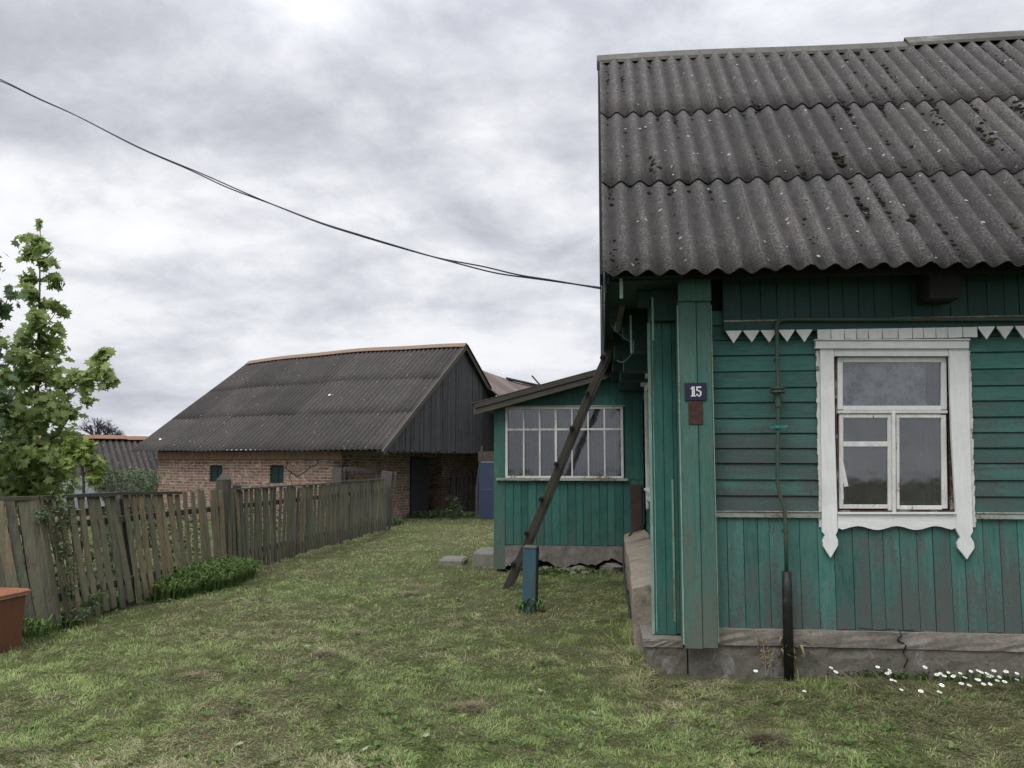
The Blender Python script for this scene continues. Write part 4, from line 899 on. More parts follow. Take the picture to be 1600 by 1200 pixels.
def bloc(px, py, y):   # barn-local x,z on plane y=const
    r = ray(px, py); M_ = Matrix.Rotation(-BR, 3, 'Z'); o = M_ @ (EYE-Vector((C0.x, C0.y, 0))); d_ = M_ @ r; t = (y-o.y)/d_.y; p = o+d_*t; return p.x, p.z
def blocx(px, py, x):  # barn-local y,z on plane x=const
    r = ray(px, py); M_ = Matrix.Rotation(-BR, 3, 'Z'); o = M_ @ (EYE-Vector((C0.x, C0.y, 0))); d_ = M_ @ r; t = (x-o.x)/d_.x; p = o+d_*t; return p.y, p.z
holes = []
for (a, b, c, d_) in ((328, 347, 727, 753), (422, 443, 727, 755)):
    x0_, z1_ = bloc(a, c, wy); x1_, z0_ = bloc(b, d_, wy); holes.append((x0_, x1_, z0_, z1_))
wxl = bloc(246, 730, wy)[0]
wall_holes(mb, wxl, wxr, wy, -.1, 1.62, holes); mb.box(wxl, wxl+.25, wy+.25, 8.05, -.1, 1.8); mb.box(wxl, wxr, 7.8, 8.05, -.1, 1.8)
mb.build('long_wall', 'brick', barn)
mb = MB(); x = wxl
while x < wxr-.02: w = .088; mb.box(x, min(x+w-.008, wxr), wy-.012+u(-.003, .003), wy+.2, 1.63, 1.845); x += w
mb.build('brick_course', 'brick_soldier', barn)
mb = MB(); mb.box(wxl+.01, wxr-.01, wy+.01, wy+.19, 1.6, 1.88); mb.build('eave_beam', 'dark', barn)
for h in holes:
    mb = MB(); mb.box(h[0]+.005, h[1]-.005, wy+.05, wy+.07, h[2], h[3]); M.setdefault('dk_green', simple('dark green shutter', (.007, .022, .022), (.010, .028, .027), 5, .7)); s_ = mb.build('window', 'dk_green', barn); 
    mb = MB(); mb.box(h[0], h[1], wy+.03, wy+.05, h[2]-.03, h[2]); mb.box((h[0]+h[1])/2-.012, (h[0]+h[1])/2+.012, wy+.035, wy+.049, h[2]+.001, h[3]); mb.build('bar', 'dk_green', s_)
mb = MB()   # stepped crack in the brick
cr = [(446, 716), (450, 724), (446, 732), (455, 738), (464, 745), (476, 738), (484, 730), (494, 727), (498, 718)]
cr2 = [(455, 738), (452, 746), (456, 754)]
for L_ in (cr, cr2):
    for a, b in zip(L_, L_[1:]):
        A = bloc(*a, wy-.003); B = bloc(*b, wy-.003); mb.beam((A[0], wy-.003, A[1]), (B[0], wy-.003, B[1]), u(.012, .03), .004, (1, 0, 0) if abs(A[1]-B[1]) > abs(A[0]-B[0]) else (0, 0, 1))
mb.build('crack', 'crack', barn)
# end wall with door
dy0, _ = blocx(641, 760, wxr); dy1, _ = blocx(690, 760, wxr)
mb = MB(); mb.box(wxr-.25, wxr, wy+.0, dy0, -.1, 1.84); mb.box(wxr-.25, wxr, dy1, 8.05, -.1, 1.84); mb.box(wxr-.25, wxr, dy0, dy1, 1.72, 1.84); mb.build('end_wall', 'brick_copy', barn)
mb = MB(); mb.box(wxr+.001, wxr+.05, dy0-.03, dy0+.95, .05, 1.71); mb.build('door', 'dark_door', barn)
mb = MB(); mb.box(wxr-1.4, wxr-1.35, dy0-1, dy1+1, 0, 1.9); mb.box(wxr-1.35, -.2, .36, 8.1, 1.845, 1.86); mb.build('dark_interior', 'dark', barn)
mb = MB(); mb.box(-.25, -.13, .05, 8.35, 1.80, 1.90); mb.box(-1.5, -.14, .33, .43, 1.74, 1.85); mb.build('tie_beam', 'beam_wood', barn)
mb = MB(); y = .05
while y < 8.35:
    w = rr.uniform(.12, .19); y2 = min(y+w, 8.35); tp = lambda q: ez+min(q, 8.4-q)*math.tan(bt)-.03; zb_ = 1.83+rr.uniform(-.03, .03); e = rr.uniform(-.012, .012)
    mb.hexa([(-.12+e, y, zb_), (-.095+e, y, zb_), (-.095+e, y2-.008, zb_), (-.12+e, y2-.008, zb_), (-.12+e, y, tp(y)), (-.095+e, y, tp(y)), (-.095+e, y2-.008, tp(y2)), (-.12+e, y2-.008, tp(y2))])
    y = y2
gb = mb.build('gable_boards', 'barn_boards', barn)
mb = MB(); mb.hexa([(-.16, .1, 1.9), (-.14, .1, 1.9), (-.14, 8.3, 1.9), (-.16, 8.3, 1.9), (-.16, 4.15, ez+4.1*math.tan(bt)-.05), (-.14, 4.15, ez+4.1*math.tan(bt)-.05), (-.14, 4.25, ez+4.1*math.tan(bt)-.05), (-.16, 4.25, ez+4.1*math.tan(bt)-.05)]); mb.build('gable_core', 'dark', barn)
mb = MB()
for sg_ in (-1, 1): mb.beam((.0, 4.2+sg_*4.25, ez-.08), (.0, 4.2+sg_*.0, rz_-.04), .05, .12, (1, 0, 0))
mb.build('verge_board', 'beam_wood', barn)
# wicket fence, thin post, blue gate
def bworld(x, y, z=0): return barn.location + Matrix.Rotation(BR, 3, 'Z') @ Vector((x, y, z))
wy0 = dy1-.15; wy1, _ = blocx(744, 760, wxr+.35)
wk = barn_frame('wicket_fence', 'dark rickety picket panel with weeds in front of the barn wall', 'fence', tuple(bworld(wxr+.4, wy0)))
y = 0
while y < wy1-wy0:
    mb = MB(); w = rr.uniform(.08, .12); hh = rr.uniform(1.05, 1.3); mb.beam((rr.uniform(-.02, .02), y, 0), (rr.uniform(-.05, .05), y+rr.uniform(-.04, .06), hh), .02, w, (1, 0, 0)); mb.build('picket', 'grey_wood', wk); y += w+.08
for h_ in (.35, 1.0): mb = MB(); mb.box(-.06, -.02, 0, wy1-wy0, h_, h_+.07); mb.build('rail', 'beam_wood', wk)
mb = MB(); A = hitD(745, 760, 23.2); B = hitD(753, 697, 23.2); mb.beam((A.x, A.y, 0), tuple(A), .06, .06); mb.beam(A, B, .05, .04); tag(mb.build('stake', 'grey_wood', origin=(A.x, A.y, 0)), 'thin crooked pale stake between wicket fence and blue gate', 'stake')
A = hitD(748, 722, 22.9); mb = MB()
gt = empty('blue_gate', (A.x, A.y, 0), 'faded blue sheet gate between the barn and the veranda', 'gate', rz=YAW)
mb.box(0, 1.5, 0, .03, .02, A.z-.75); mb.box(0, 1.5, -.004, .026, A.z-.745, A.z); mb.build('panel', 'blue_gate', gt)
mb = MB(); mb.box(-.02, 1.6, .05, .10, A.z+.005, A.z+.30); mb.box(-.02, 1.6, .035, .049, A.z+.02, A.z+.14); mb.build('top_rail', 'beam_wood', gt)

# shed behind the barn on the right
s0 = hitD(740, 577, 27.0); M2 = Matrix.Rotation(BR, 3, 'Z'); bdir = M2 @ Vector((0, 1, 0)); adir = M2 @ Vector((1, 0, 0))
far = empty('shed', (s0.x, s0.y, 0), 'far shed with pale old corrugated roof rising behind the barn gable', 'shed', rz=BR+R(90)-R(180))
# local x = -b direction reversed: use custom points in world then shift into local
def wl(p): return Matrix.Rotation(-(BR-R(90)), 3, 'Z') @ (Vector(p)-Vector((s0.x, s0.y, 0)))
fs = R(33); FL = 14.0
def frf(x, s, h):
    p = Vector((s0.x, s0.y, 0)) + bdir*(x-1.5) + adir*((3.4-s)*math.cos(fs)+h*math.sin(fs)); z = s0.z+.05*math.sin(x) - (3.4-s)*math.sin(fs) + h*math.cos(fs) - .018*x
    return wl((p.x, p.y, z))
mb = MB(); corrugated(mb, FL, 0, .155, .025, (0, 1.7, 3.4), frf, sheet=7, seed=3, per=6); fr_ = mb.build('roof', 'slate_far', far)
mb = MB(); 
for (a, b) in ((3.9, 7.6),):
    q = lambda x, s, h: frf(x, s, h); mb.hexa([q(a, 3.25, .04), q(b, 3.2, .04), q(b, 3.3, .04), q(a, 3.38, .04), q(a, 3.25, .09), q(b, 3.2, .09), q(b, 3.3, .09), q(a, 3.38, .09)])
mb.build('ridge_gap_strip', 'dark', fr_)  # near-black strip stands in for the shaded gap near the ridge
mb = MB()
p = [frf(.1, .3, 0), frf(FL, .3, 0)]; p[0].z -= .1; p[1].z -= .1
q0, q1 = p; mb.hexa([(q0.x, q0.y, 0), (q1.x, q1.y, 0), (q1.x, q1.y+.1, 0), (q0.x, q0.y+.1, 0), (q0.x, q0.y, q0.z), (q1.x, q1.y, q1.z), (q1.x, q1.y+.1, q1.z), (q0.x, q0.y+.1, q0.z)]); mb.build('wall', 'brick_copy', far)
A = hitD(831, 587, 29); B = hitD(846, 604, 29); mb = MB(); mb.beam(A, B+(B-A)*.5, .05, .05); mb.beam(B+(B-A)*.5, Vector(((B+(B-A)*.5).x, (B+(B-A)*.5).y, 0)), .05, .05); tag(mb.build('pole', 'twig', origin=(B.x, B.y, 0)), 'thin dark stick jutting above the far shed roof', 'pole')

# low shed on the far left
l0 = hitD(95, 681, 26.5); ang = R(38); rdir = RGT*math.cos(ang)+FWD*math.sin(ang); ddir = RGT*math.sin(ang)-FWD*math.cos(ang)
low = empty('outbuilding', (l0.x, l0.y, 0), 'low outbuilding with grey corrugated roof and rusty orange ridge left of the barn', 'outbuilding', rz=math.atan2(rdir.y, rdir.x))
ls = R(36); LSL = 3.6
def lrf(x, s, h): return Vector((x-1.6, -((LSL-s)*math.cos(ls)+h*math.sin(ls)), l0.z-.06-(LSL-s)*math.sin(ls)+h*math.cos(ls)))
mb = MB(); corrugated(mb, 5.7, 0, .19, .03, (0, 1.8, LSL), lrf, sheet=7, seed=6, per=6); lr = mb.build('roof', 'slate_barn', low)
mb = MB(); corrugated(mb, 5.7, 0, .19, .03, (0, LSL), lambda x, s, h: Vector((lrf(x, s, h).x, -lrf(x, s, h).y, lrf(x, s, h).z)), sheet=7, seed=6, per=4); mb.build('back_roof', 'slate_barn', low)
mb = MB()
for k, (a, b) in enumerate(((-1.6, .3), (.3, 1.95), (1.93, 4.1))):
    zz = l0.z+.02+.02*(k % 2)
    for sg_ in (-1, 1): mb.hexa([(a, 0, zz), (b, 0, zz), (b, sg_*.19, zz-.12), (a, sg_*.19, zz-.12), (a, 0, zz+.012), (b, 0, zz+.012), (b, sg_*.19, zz-.108), (a, sg_*.19, zz-.108)], (k/4, .5, .5))
M['ridge_rust'] = simple('rusty ridge cap', (.27, .15, .08), (.18, .095, .07), 1.2, .75, c3=(.24, .17, .12)); mb.build('ridge_cap', 'ridge_rust', lr)
mb = MB(); zz = l0.z-LSL*math.sin(ls); mb.box(-1.4, 3.9, -2.5, 2.5, -.1, max(zz, .2)); mb.build('wall', 'brick_copy', low)

# leaning pale sheet behind the fence
mb = MB(); A = hitD(98, 748, 12.5); A2 = hitD(128, 744, 12.6); Bq = hitD(166, 790, 12.8); B0 = hitD(98, 800, 12.5)
mb.face([B0, Bq, A2, A]); 
for p_ in list(mb.v): mb.v.append((p_[0], p_[1]+.03, p_[2]))
mb.f.append((7, 6, 5, 4)); mb.c.append((.5, .5, .5))
ps = mb.build('sheet', 'pale_sheet', origin=(B0.x, B0.y, 0)); tag(ps, 'pale bluish sheet standing behind the fence below the maple', 'sheet')

# ================================================================= TREES AND PLANTS
MAPLE = [(0, -.5), (.12, -.28), (.42, -.34), (.34, -.12), (.55, .06), (.30, .10), (.26, .30), (.12, .22), (0, .55), (-.12, .22), (-.26, .30), (-.30, .10), (-.55, .06), (-.34, -.12), (-.42, -.34), (-.12, -.28)]
OVAL = [(0, -.5), (.2, -.2), (.22, .12), (0, .5), (-.22, .12), (-.2, -.2)]
def leaf(mb, p, n, r, shape, tone):
    n = n.normalized(); t = n.orthogonal().normalized(); t = Matrix.Rotation(random.random()*6.283, 3, n) @ t; b = n.cross(t); k = len(mb.v); dr = u(.1, .35)
    for (a, c) in shape: mb.v.append(tuple(p + (t*a + b*c - n*(abs(a)*dr + max(c, 0)*dr*.5))*r))
    m = len(shape)
    mb.v.append(tuple(p)); 
    for i in range(m): mb.f.append((k+i, k+(i+1) % m, k+m)); mb.c.append((tone[0], tone[1], 0))
def crown(mb, blobs, count, size, shape, shell=.55, top_light=True):
    tot = sum(b[1][0]*b[1][1]*b[1][2] for b in blobs)**.5
    ws = [(b[1][0]*b[1][1]*b[1][2])**.66 for b in blobs]; W_ = sum(ws)
    for b, w in zip(blobs, ws):
        c, rad = b; n = max(6, int(count*w/W_)); cl = [Vector((random.gauss(0, 1), random.gauss(0, 1), random.gauss(0, 1))).normalized()*u(.35, 1) for _ in range(max(3, n//14))]
        for i in range(n):
            q = random.choice(cl) + Vector((random.gauss(0, .3), random.gauss(0, .3), random.gauss(0, .3)))
            p = c+Vector((q.x*rad[0], q.y*rad[1], q.z*rad[2])); nr = Vector((q.x*.6+random.gauss(0, .6), q.y*.6-.25+random.gauss(0, .6), .7+random.gauss(0, .5)))
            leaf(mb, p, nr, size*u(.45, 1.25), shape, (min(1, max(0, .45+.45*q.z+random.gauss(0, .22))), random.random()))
def tree(name, label, cat, base, trunk, branches, blobs, mat, count, size, shape=MAPLE, group=None, smooth=False):
    t = empty(name, tuple(base), label, cat, group)
    mb = MB(); sh = lambda p: Vector(p)-Vector(base); P_ = [sh(p) for p, r in trunk]; mb.tube(P_, [r for p, r in trunk], 8); mb.build('trunk', 'bark', t, smooth=True)
    for (pts, r) in branches: mb = MB(); mb.tube([sh(p) for p in pts], [r*(1-.75*i/(len(pts)-1)) for i in range(len(pts))], 5); mb.build('branch', 'bark', t, smooth=True)
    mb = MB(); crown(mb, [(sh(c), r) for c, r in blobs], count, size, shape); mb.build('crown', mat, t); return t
def bl(px, py, rx, ry_, D, dd=0):  # crown lobe given by its picture position and size at distance D
    p = hitD(px, py, D+dd); k = D/F; return (p, (rx*k*1.05, max(rx, ry_)*k*.9, ry_*k*1.25))
D = 10.6; base = hitD(52, 700, D); base.z = 0
tr = lambda px, py, dd=0: hitD(px, py, D+dd)
lobes = [bl(62, 352, 7, 7, D), bl(58, 372, 19, 10, D), bl(74, 385, 18, 11, D), bl(50, 402, 19, 9, D), bl(72, 412, 22, 9, D), bl(48, 432, 19, 11, D, .1), bl(80, 438, 16, 10, D), bl(50, 458, 20, 12, D), bl(78, 478, 20, 14, D), bl(52, 500, 24, 16, D, -.1), bl(78, 518, 20, 15, D),
         bl(45, 535, 28, 18, D), bl(80, 552, 22, 20, D, .2), bl(28, 565, 26, 16, D, -.2), bl(65, 580, 36, 20, D), bl(95, 600, 26, 18, D), bl(35, 610, 34, 20, D, .2), bl(75, 640, 34, 22, D, -.2), bl(108, 650, 22, 18, D), bl(15, 650, 30, 20, D), bl(45, 675, 42, 26, D), bl(95, 690, 30, 22, D, .2), bl(60, 720, 50, 28, D, -.3), bl(18, 710, 36, 30, D), bl(100, 738, 30, 22, D), bl(40, 760, 52, 24, D),
         bl(128, 598, 18, 12, D, -.2), bl(145, 585, 20, 15, D, -.2), bl(162, 565, 15, 13, D, -.3), bl(165, 595, 13, 14, D, -.3), bl(136, 618, 14, 14, D, -.2), bl(172, 580, 9, 12, D, -.3), bl(10, 590, 16, 14, D), bl(5, 760, 30, 30, D)]
br = []
for (a, b, c_) in (((58, 640), (100, 625), (160, 580)), ((56, 700), (90, 680), (118, 640)), ((56, 690), (30, 660), (5, 640)), ((60, 600), (80, 580), (95, 560)), ((60, 560), (45, 545), (30, 530)), ((60, 520), (75, 505), (86, 490)), ((61, 470), (50, 455), (40, 445)), ((62, 440), (75, 430), (88, 425)), ((55, 740), (85, 735), (110, 730)), ((55, 730), (20, 715), (0, 700)), ((62, 400), (52, 392), (44, 385)), ((62, 410), (76, 400), (84, 392))):
    br.append(([tr(*a), tr(*b), tr(*c_)], .014))
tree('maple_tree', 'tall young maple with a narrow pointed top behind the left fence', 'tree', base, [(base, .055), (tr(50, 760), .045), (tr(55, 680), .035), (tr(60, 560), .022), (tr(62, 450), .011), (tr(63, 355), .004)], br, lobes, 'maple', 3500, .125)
D2 = 9.6; base2 = hitD(-70, 700, D2); base2.z = 0; t2 = lambda px, py: hitD(px, py, D2)
tree('leafy_tree', 'dark leaved tree cut by the left picture edge beside the tall maple', 'tree', base2, [(base2, .09), (t2(-70, 620), .07), (t2(-60, 480), .03), (t2(-55, 400), .01)], [([t2(-65, 600), t2(-40, 520), t2(5, 470)], .02), ([t2(-65, 640), t2(-30, 580), t2(0, 560)], .02), ([t2(-68, 690), t2(-40, 650), t2(0, 640)], .02)],
     [bl(20, 462, 16, 8, D2), bl(0, 478, 26, 14, D2), bl(-6, 510, 16, 14, D2), bl(-15, 550, 26, 24, D2), bl(-30, 480, 36, 24, D2), bl(-60, 440, 50, 40, D2), bl(-70, 540, 60, 50, D2), bl(-15, 640, 30, 40, D2), bl(-60, 660, 60, 60, D2), bl(-90, 740, 60, 50, D2)], 'maple_dark', 1700, .12)
D3 = 10.0; base3 = hitD(132, 760, D3); base3.z = 0; t3 = lambda px, py: hitD(px, py, D3)
tree('sapling', 'small yellow green sapling with thin dark stem just right of the tall maple', 'sapling', base3, [(base3, .018), (t3(131, 760), .016), (t3(128, 715), .011), (t3(130, 690), .004)], [([t3(130, 745), t3(140, 725), t3(148, 715)], .008)],
     [bl(128, 702, 18, 13, D3), bl(142, 722, 16, 14, D3), bl(118, 722, 16, 12, D3), bl(140, 745, 12, 12, D3), bl(120, 700, 22, 10, D3)], 'lime_leaf', 300, .10)
# bushes behind the fence
def bush(label, px, py, rx, ry_, D, mat, count, size, shape=OVAL, name='bush', group=None):
    b = hitD(px, py, D); base = Vector((b.x, b.y, 0)); k = D/F; t = empty(name, tuple(base), label, 'bush', group); mb = MB(); 
    for i in range(9):
        a = u(0, 6.28); rr_ = u(.2, .8)*rx*k; mb.tube([Vector((u(-.1, .1), u(-.1, .1), 0)), Vector((math.cos(a)*rr_*.6, math.sin(a)*rr_*.6, b.z*.55)), Vector((math.cos(a)*rr_, math.sin(a)*rr_, b.z+u(0, ry_*k*.8)))], [.014, .008, .003], 5)
    mb.build('stems', 'bark', t)
    bb = [(Vector((u(-.7, .7)*rx*k, u(-.5, .5)*rx*k, b.z+u(-.7, .6)*ry_*k)), (rx*k*u(.35, .55), rx*k*.45, ry_*k*u(.35, .5))) for _ in range(9)]+[(Vector((0, 0, b.z*.45)), (rx*k*.9, rx*k*.6, b.z*.5))]
    mb = MB(); crown(mb, bb, count, size, shape); mb.build('foliage', mat, t)
bush('dark green rose bush behind the fence left of the barn wall', 180, 752, 34, 30, 13.5, 'bush', 1500, .06)
bush('dense dark bush against the left end of the brick barn wall', 232, 752, 26, 24, 15.5, 'bush', 1100, .06)
bush('dark weedy shrub growing beside the barn door opening', 712, 788, 14, 16, 22.8, 'weed_dark', 350, .07)
bush('low light green garden growth behind the near fence pickets', 20, 850, 60, 36, 9.0, 'bush', 900, .07)
bush('low green garden growth behind the middle fence pickets', 190, 830, 70, 30, 12.0, 'bush', 900, .07)
for i, (Yg, rx_) in enumerate(((7.6, .9), (9.6, 1.0), (11.8, 1.1), (14.2, 1.2), (16.6, 1.1))):
    pg = Vector((fbx(Yg)-.95, Yg, 0)); t_ = empty('garden_growth', tuple(pg), 'dark weedy garden growth showing through the picket gaps', 'weeds', 'weeds behind the picket fence'); mb = MB()
    crown(mb, [(Vector((u(-.3, .2), u(-.9, .9), u(.15, .75))), (.35, .45, .35)) for _ in range(9)], 620, .075, OVAL); mb.build('foliage', 'weed_dark', t_)
# climbing vine on the fence
vb_ = hitX(118, 950, -5.0); vine = empty('climbing_vine', (vb_.x, vb_.y, 0), 'dark climbing vine tangled over the near fence pickets', 'vine'); mb = MB()
def fpt(px, py, off=.06): p = hitX(px, py, -5.1); Y_ = p.y; return Vector((fbx(Y_)-lean(Y_)*min(max(p.z, 0), 1.3)/1.2+off, Y_, p.z))
vo = Vector((vb_.x, vb_.y, 0))
for pts_ in (((115, 968), (112, 930), (122, 880), (118, 830), (128, 790), (120, 770)), ((118, 968), (125, 920), (135, 860), (140, 800), (150, 780)), ((112, 968), (104, 915), (110, 860), (105, 800)), ((110, 965), (118, 900), (135, 875))):
    mb.tube([fpt(*q)-vo for q in pts_], .007, 5)
mb.build('stems', 'bark', vine); mb = MB()
lob = []
for (px, py, rx, ry_) in ((122, 790, 24, 22), (130, 820, 20, 24), (126, 850, 18, 24), (116, 880, 14, 18), (120, 915, 12, 16), (136, 800, 16, 16), (145, 940, 24, 14), (125, 955, 20, 12), (160, 930, 12, 10), (105, 800, 14, 20)):
    p = fpt(px, py); k = p.y/F; lob.append((p-vo, (.09, rx*k*1.2, ry_*k)))
crown(mb, lob, 900, .045, OVAL); mb.build('foliage', 'bush', vine)
# clump of strap leaves by the fence
def strap_clump(label, px, py, rx, ry_, count, hmin, hmax, mat='lily', name='plant_clump'):
    c = hitZ(px, py); t = empty(name, (c.x, c.y, 0), label, 'plant'); mb = MB()
    for i in range(count):
        a = u(0, 6.28); q = math.sqrt(random.random()); o = Vector((math.cos(a)*q*rx, math.sin(a)*q*ry_, 0)); h = u(hmin, hmax)*(1-.45*q*q); a = u(0, 6.28); d = Vector((math.cos(a), math.sin(a), 0)); w = Vector((-d.y, d.x, 0))*u(.007, .015); l = u(.08, .3)*h/.3
        p0, p1, p2, p3 = o, o+d*l*.2+UP*h*.6, o+d*l*.6+UP*h*.95, o+d*l*1.1+UP*h*u(.75, 1.0); co = (random.random(), random.random(), 0)
        mb.face([p0-w*.6, p0+w*.6, p1+w, p1-w], (co[0]*.3, 0, 0)); mb.face([p1-w, p1+w, p2+w*.8, p2-w*.8], co); mb.face([p2-w*.8, p2+w*.8, p3], co)
    mb.build('leaves', mat, t); return t
strap_clump('thick clump of bright green strap leaves at the fence foot', 318, 915, .42, 1.25, 2600, .22, .38)
strap_clump('small broad leaved weed clump at the fence foot below the vine', 148, 955, .18, .45, 240, .1, .2)
strap_clump('weeds growing up around the red metal box', 66, 985, .2, .5, 260, .08, .18)
strap_clump('grass tuft around the foot of the blue post', 828, 951, .16, .12, 90, .06, .14)
strap_clump('grass grown up against the veranda plinth', 880, 897, .8, .08, 260, .05, .12)
strap_clump('grass grown up along the outer foot of the cement ledge', 985, 930, .05, 1.3, 300, .05, .13)
strap_clump('tuft of weeds at the fence end post', 612, 820, .3, .5, 200, .1, .25, 'bush')
strap_clump('low weeds along the barn foot beside the door', 690, 808, 1.0, .5, 500, .1, .25, 'bush')
strap_clump('dry and green grass tuft at the foot of the gas pipe', 1232, 1052, .14, .06, 90, .12, .32, 'straw', 'grass_tuft')
strap_clump('low leafy clumps from which the daisies rise along the plinth', 1480, 1058, 1.15, .10, 1100, .035, .09)
strap_clump('taller grass tuft by the plinth under the corner box', 1130, 1045, .25, .06, 160, .06, .16, 'lily', 'grass_tuft')
strap_clump('green tuft at the bottom left of the lawn', 610, 1197, .2, .06, 70, .03, .06, 'lily', 'grass_tuft')
# dry weed by plinth
mb = MB(); c = hitZ(1196, 1050); 
for i in range(5):
    p = Vector((c.x+u(-.03, .03), W-.10, 0)); q = p+Vector((u(-.05, .09), u(-.02, .02), u(.2, .33))); mb.tube([p, p.lerp(q, .5)+Vector((.01, 0, 0)), q], [.003, .0025, .0015], 4)
    for k in range(9): r_ = p.lerp(q, u(.35, 1)); leaf(mb, r_+Vector((u(-.02, .02), u(-.01, .01), 0)), Vector((u(-1, 1), -1, u(0, 1))), .022, OVAL, (random.random(), .9))
tag(mb.build('dry_weed', 'straw', origin=(c.x, W-.1, 0)), 'dry seeded weed stalks against the plinth left of the gas pipe', 'weed')
# bare tree far behind
D4 = 62; base = hitD(148, 690, D4); base.z = 0; ft = empty('bare_tree', tuple(base), 'bare branched tree in the far distance above the outbuilding ridge', 'tree')
mb = MB(); mb.tube([Vector((0, 0, 0)), Vector((0, 0, 2.6))], [.25, .16], 7); mb.build('trunk', 'twig', ft); mb = MB(); rr = random.Random(2)
def grow(p, d, l, r, k):
    q = p+d*l; mb.tube([p, q], [r, r*.7], 4, cap=False)
    if k == 0: return
    for _ in range(3 if k > 1 else 4):
        nd = (d+Vector((rr.gauss(0, .55), rr.gauss(0, .5), rr.gauss(0.05, .3)))).normalized(); grow(q, nd, l*rr.uniform(.62, .85), r*.62, k-1)
for i in range(5): grow(Vector((0, 0, 2.3)), Vector((rr.gauss(0, .6), rr.gauss(0, .4), 1)).normalized(), .75, .10, 5)
mb.build('branches', 'twig', ft)
# daisies along the plinth
def daisy_mesh(seed):
    mb = MB(); r_ = random.Random(seed); n = 9; h = r_.uniform(.05, .11); t = Vector((r_.uniform(-.25, .25), -.35+r_.uniform(-.2, .2), 1)).normalized(); a1 = t.orthogonal().normalized(); a2 = t.cross(a1); c = Vector((r_.uniform(-.01, .01), 0, h))
    return mb, c, t, a1, a2, n, h
def daisy(seed, proto=None):
    mb, c, t, a1, a2, n, h = daisy_mesh(seed)
    for k in range(n):
        a = 6.283*k/n; d = a1*math.cos(a)+a2*math.sin(a); w = (a2*math.cos(a)-a1*math.sin(a))*.0065; mb.face([c+d*.002-w*.5, c+d*.002+w*.5, c+d*.014+w+t*.002, c+d*.019, c+d*.014-w+t*.002], (.5, .5, .5))
    fl = mb.build('daisy', 'petal'); mb = MB(); mb.tube([(0, 0, 0), tuple(c)], [.0018, .0015], 4); mb.build('stem', 'lily', fl)
    mb = MB(); mb.tube([c, c+t*.004], [.0055, .004], 7); mb.build('flower_centre', 'yellow', fl); return fl
M['petal'] = simple('white petals', (.8, .8, .78), (.75, .76, .74), 60, .6); M['yellow'] = simple('yellow centre', (.5, .38, .04), (.45, .3, .03), 60, .7)
protos = [daisy(s) for s in range(4)]
spots = [(1291, 1044), (1297, 1043), (1374, 1043), (1382, 1048), (1368, 1050), (1383, 1053), (1448, 1056), (1464, 1059), (1471, 1061), (1477, 1059), (1484, 1058), (1489, 1060), (1502, 1059), (1509, 1060), (1517, 1056), (1526, 1064), (1535, 1063), (1540, 1056), (1545, 1066), (1550, 1058), (1555, 1059), (1560, 1065), (1564, 1067), (1474, 1046), (1513, 1050), (1586, 1046), (1599, 1043), (1529, 1067), (1562, 1055), (1258, 1075), (1308, 1063), (1393, 1065), (1400, 1073), (1504, 1074), (1550, 1084), (1515, 1078), (1539, 1084), (1470, 1090), (1475, 1091), (1439, 1089), (1426, 1105), (1496, 1103), (1516, 1117), (1519, 1108), (1556, 1095), (1410, 1088), (1590, 1062), (1575, 1052), (1570, 1070), (1182, 1053)]
for i, (px, py) in enumerate([q for q in spots if q[1] < 1092]):
    c = hitZ(px, py+8); src = protos[i % 4]
    if c.y > W-.1: c.y = W-.10-random.random()*.06
    if i < 4: o = src
    else:
        o = src.copy(); COL.objects.link(o)
        for ch in src.children: q = ch.copy(); COL.objects.link(q); q.parent = o
    o.location = (c.x, c.y, float(gz(c.x, c.y))); o.rotation_euler = (0, 0, u(-.6, .6)); k = u(.7, 1.0); o.scale = (k, k, k)
    tag(o, 'small white daisy in the grass in front of the house plinth', 'daisy', 'daisies by the house plinth')
# pale fallen leaves on the lawn
mb0 = None
for i, (px, py) in enumerate(((1290-790, 1024), (372, 1165), (570, 1180), (928, 1112), (665, 1160), (845, 1078), (530, 1165), (480, 1020))):
    c = hitZ(px, py); mb = MB(); leaf(mb, Vector((0, 0, 0)), Vector((u(-.5, .5), -.1, 1)), .06, MAPLE, (.9, .95)); o = mb.build('fallen_leaf', 'fallen', loc=(c.x, c.y, float(gz(c.x, c.y))+.035)) if 'fallen' in M else None
    if o is None: M['fallen'] = simple('pale leaf underside', (.24, .29, .17), (.19, .24, .13), 8, .7); o = mb.build('fallen_leaf', 'fallen', loc=(c.x, c.y, float(gz(c.x, c.y))+.035))
    tag(o, 'pale fallen leaf lying on the mown grass', 'leaf', 'pale leaves on the lawn')

# ================================================================= SKY AND LIGHT
w = bpy.data.worlds.new('World'); S.world = w; w.use_nodes = True; nt = w.node_tree; nt.nodes.clear()
class WN(NT):
    def __init__(s): s.t = nt; s.out = nt.nodes.new('ShaderNodeOutputWorld')
s = WN(); SE, SA = R(56), R(205)
sky = s.n('ShaderNodeTexSky', _sky_type='NISHITA', _sun_disc=False, _sun_elevation=SE, _sun_rotation=SA, _air_density=1.0, _dust_density=3.0)
tc = s.n('ShaderNodeTexCoord').outputs['Generated']; sp = s.n('ShaderNodeSeparateXYZ', Vector=tc)
zz = s.math('ADD', s.math('MAXIMUM', sp.outputs[2], 0.0), .26)
ux = s.math('DIVIDE', sp.outputs[0], zz); uy = s.math('DIVIDE', sp.outputs[1], zz); uv = s.n('ShaderNodeCombineXYZ', X=ux, Y=uy, Z=1.7).outputs[0]
n1 = s.noise(uv, 1.35, 9, .56, .25); n2 = s.noise(uv, 3.8, 9, .6, .2); n3 = s.noise(uv, .33, 3, .5)
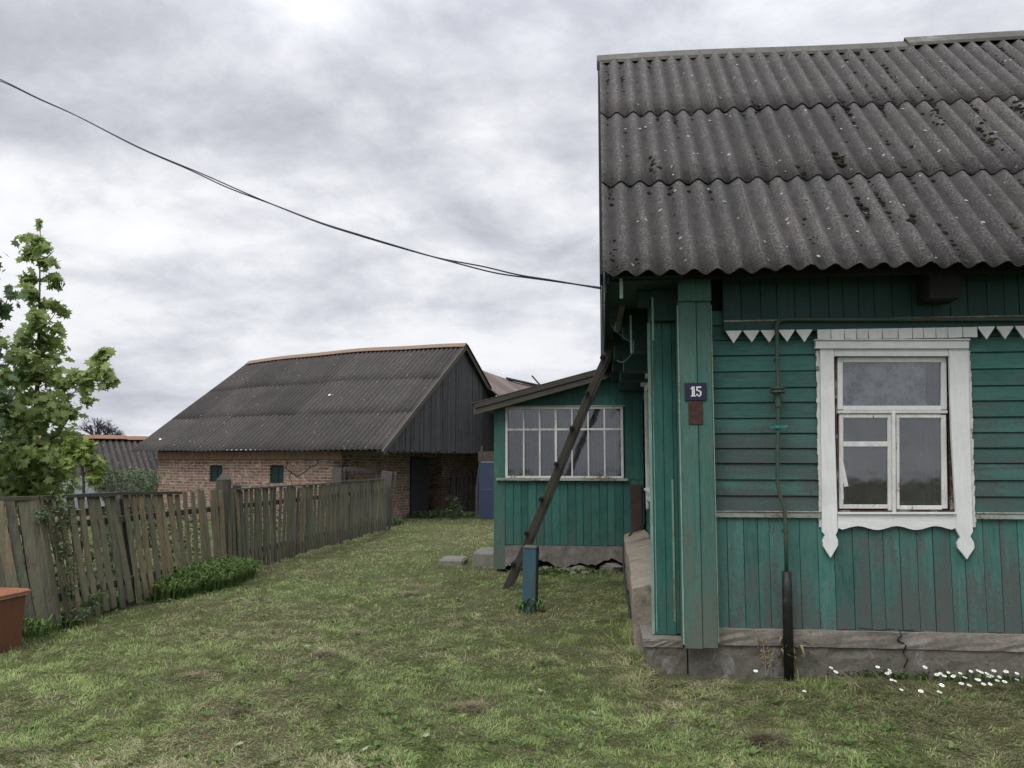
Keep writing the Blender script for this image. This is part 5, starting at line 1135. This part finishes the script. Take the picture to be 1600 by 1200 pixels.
f = s.math('ADD', s.math('MULTIPLY', n1, .62), s.math('MULTIPLY', n2, .38)); f = s.math('ADD', f, s.math('MULTIPLY', s.math('SUBTRACT', n3, .5), .35))
cr = s.n('ShaderNodeValToRGB', Fac=f); e = cr.color_ramp
e.elements[0].position = .36; e.elements[0].color = (.42, .43, .49, 1); e.elements[1].position = .66; e.elements[1].color = (.98, .98, 1.0, 1)
for p_, c_ in ((.43, (.54, .55, .61, 1)), (.485, (.66, .67, .73, 1)), (.535, (.77, .78, .83, 1)), (.59, (.91, .92, .95, 1))): q = e.elements.new(p_); q.color = c_
hz = s.ramp(sp.outputs[2], .0, .25, 1, 0); col = s.mix(s.math('MULTIPLY', hz, .45), cr.outputs[0], (.63, .65, .72))
gain = s.ramp(sp.outputs[2], .42, .95, 1.0, 2.5); col = s.mix(1, col, s.n('ShaderNodeCombineColor', Red=gain, Green=gain, Blue=gain).outputs[0], 'MULTIPLY')
back = s.ramp(sp.outputs[1], .1, -.7, 1.0, 1.2); col = s.mix(1, col, s.n('ShaderNodeCombineColor', Red=back, Green=back, Blue=back).outputs[0], 'MULTIPLY')
b1 = s.n('ShaderNodeBackground', Color=sky.outputs[0], Strength=.05); b2 = s.n('ShaderNodeBackground', Color=col, Strength=1.09); mx = s.n('ShaderNodeMixShader', i0=.94)
nt.links.new(b1.outputs[0], mx.inputs[1]); nt.links.new(b2.outputs[0], mx.inputs[2]); nt.links.new(mx.outputs[0], s.out.inputs[0])
ld = bpy.data.lights.new('sun', 'SUN'); ld.energy = 2.0; ld.angle = R(35); ld.color = (1, .97, .93); sun = bpy.data.objects.new('sun', ld); COL.objects.link(sun)
# the sun stands behind and to the left of the camera
az = R(205); dirv = Vector((math.sin(az)*math.cos(SE), math.cos(az)*math.cos(SE), math.sin(SE))); sun.rotation_euler = dirv.to_track_quat('Z', 'Y').to_euler()
S.view_settings.view_transform = 'Standard'; S.view_settings.look = 'None'; S.view_settings.exposure = 0
S.cycles.max_bounces = 6; S.cycles.transparent_max_bounces = 12
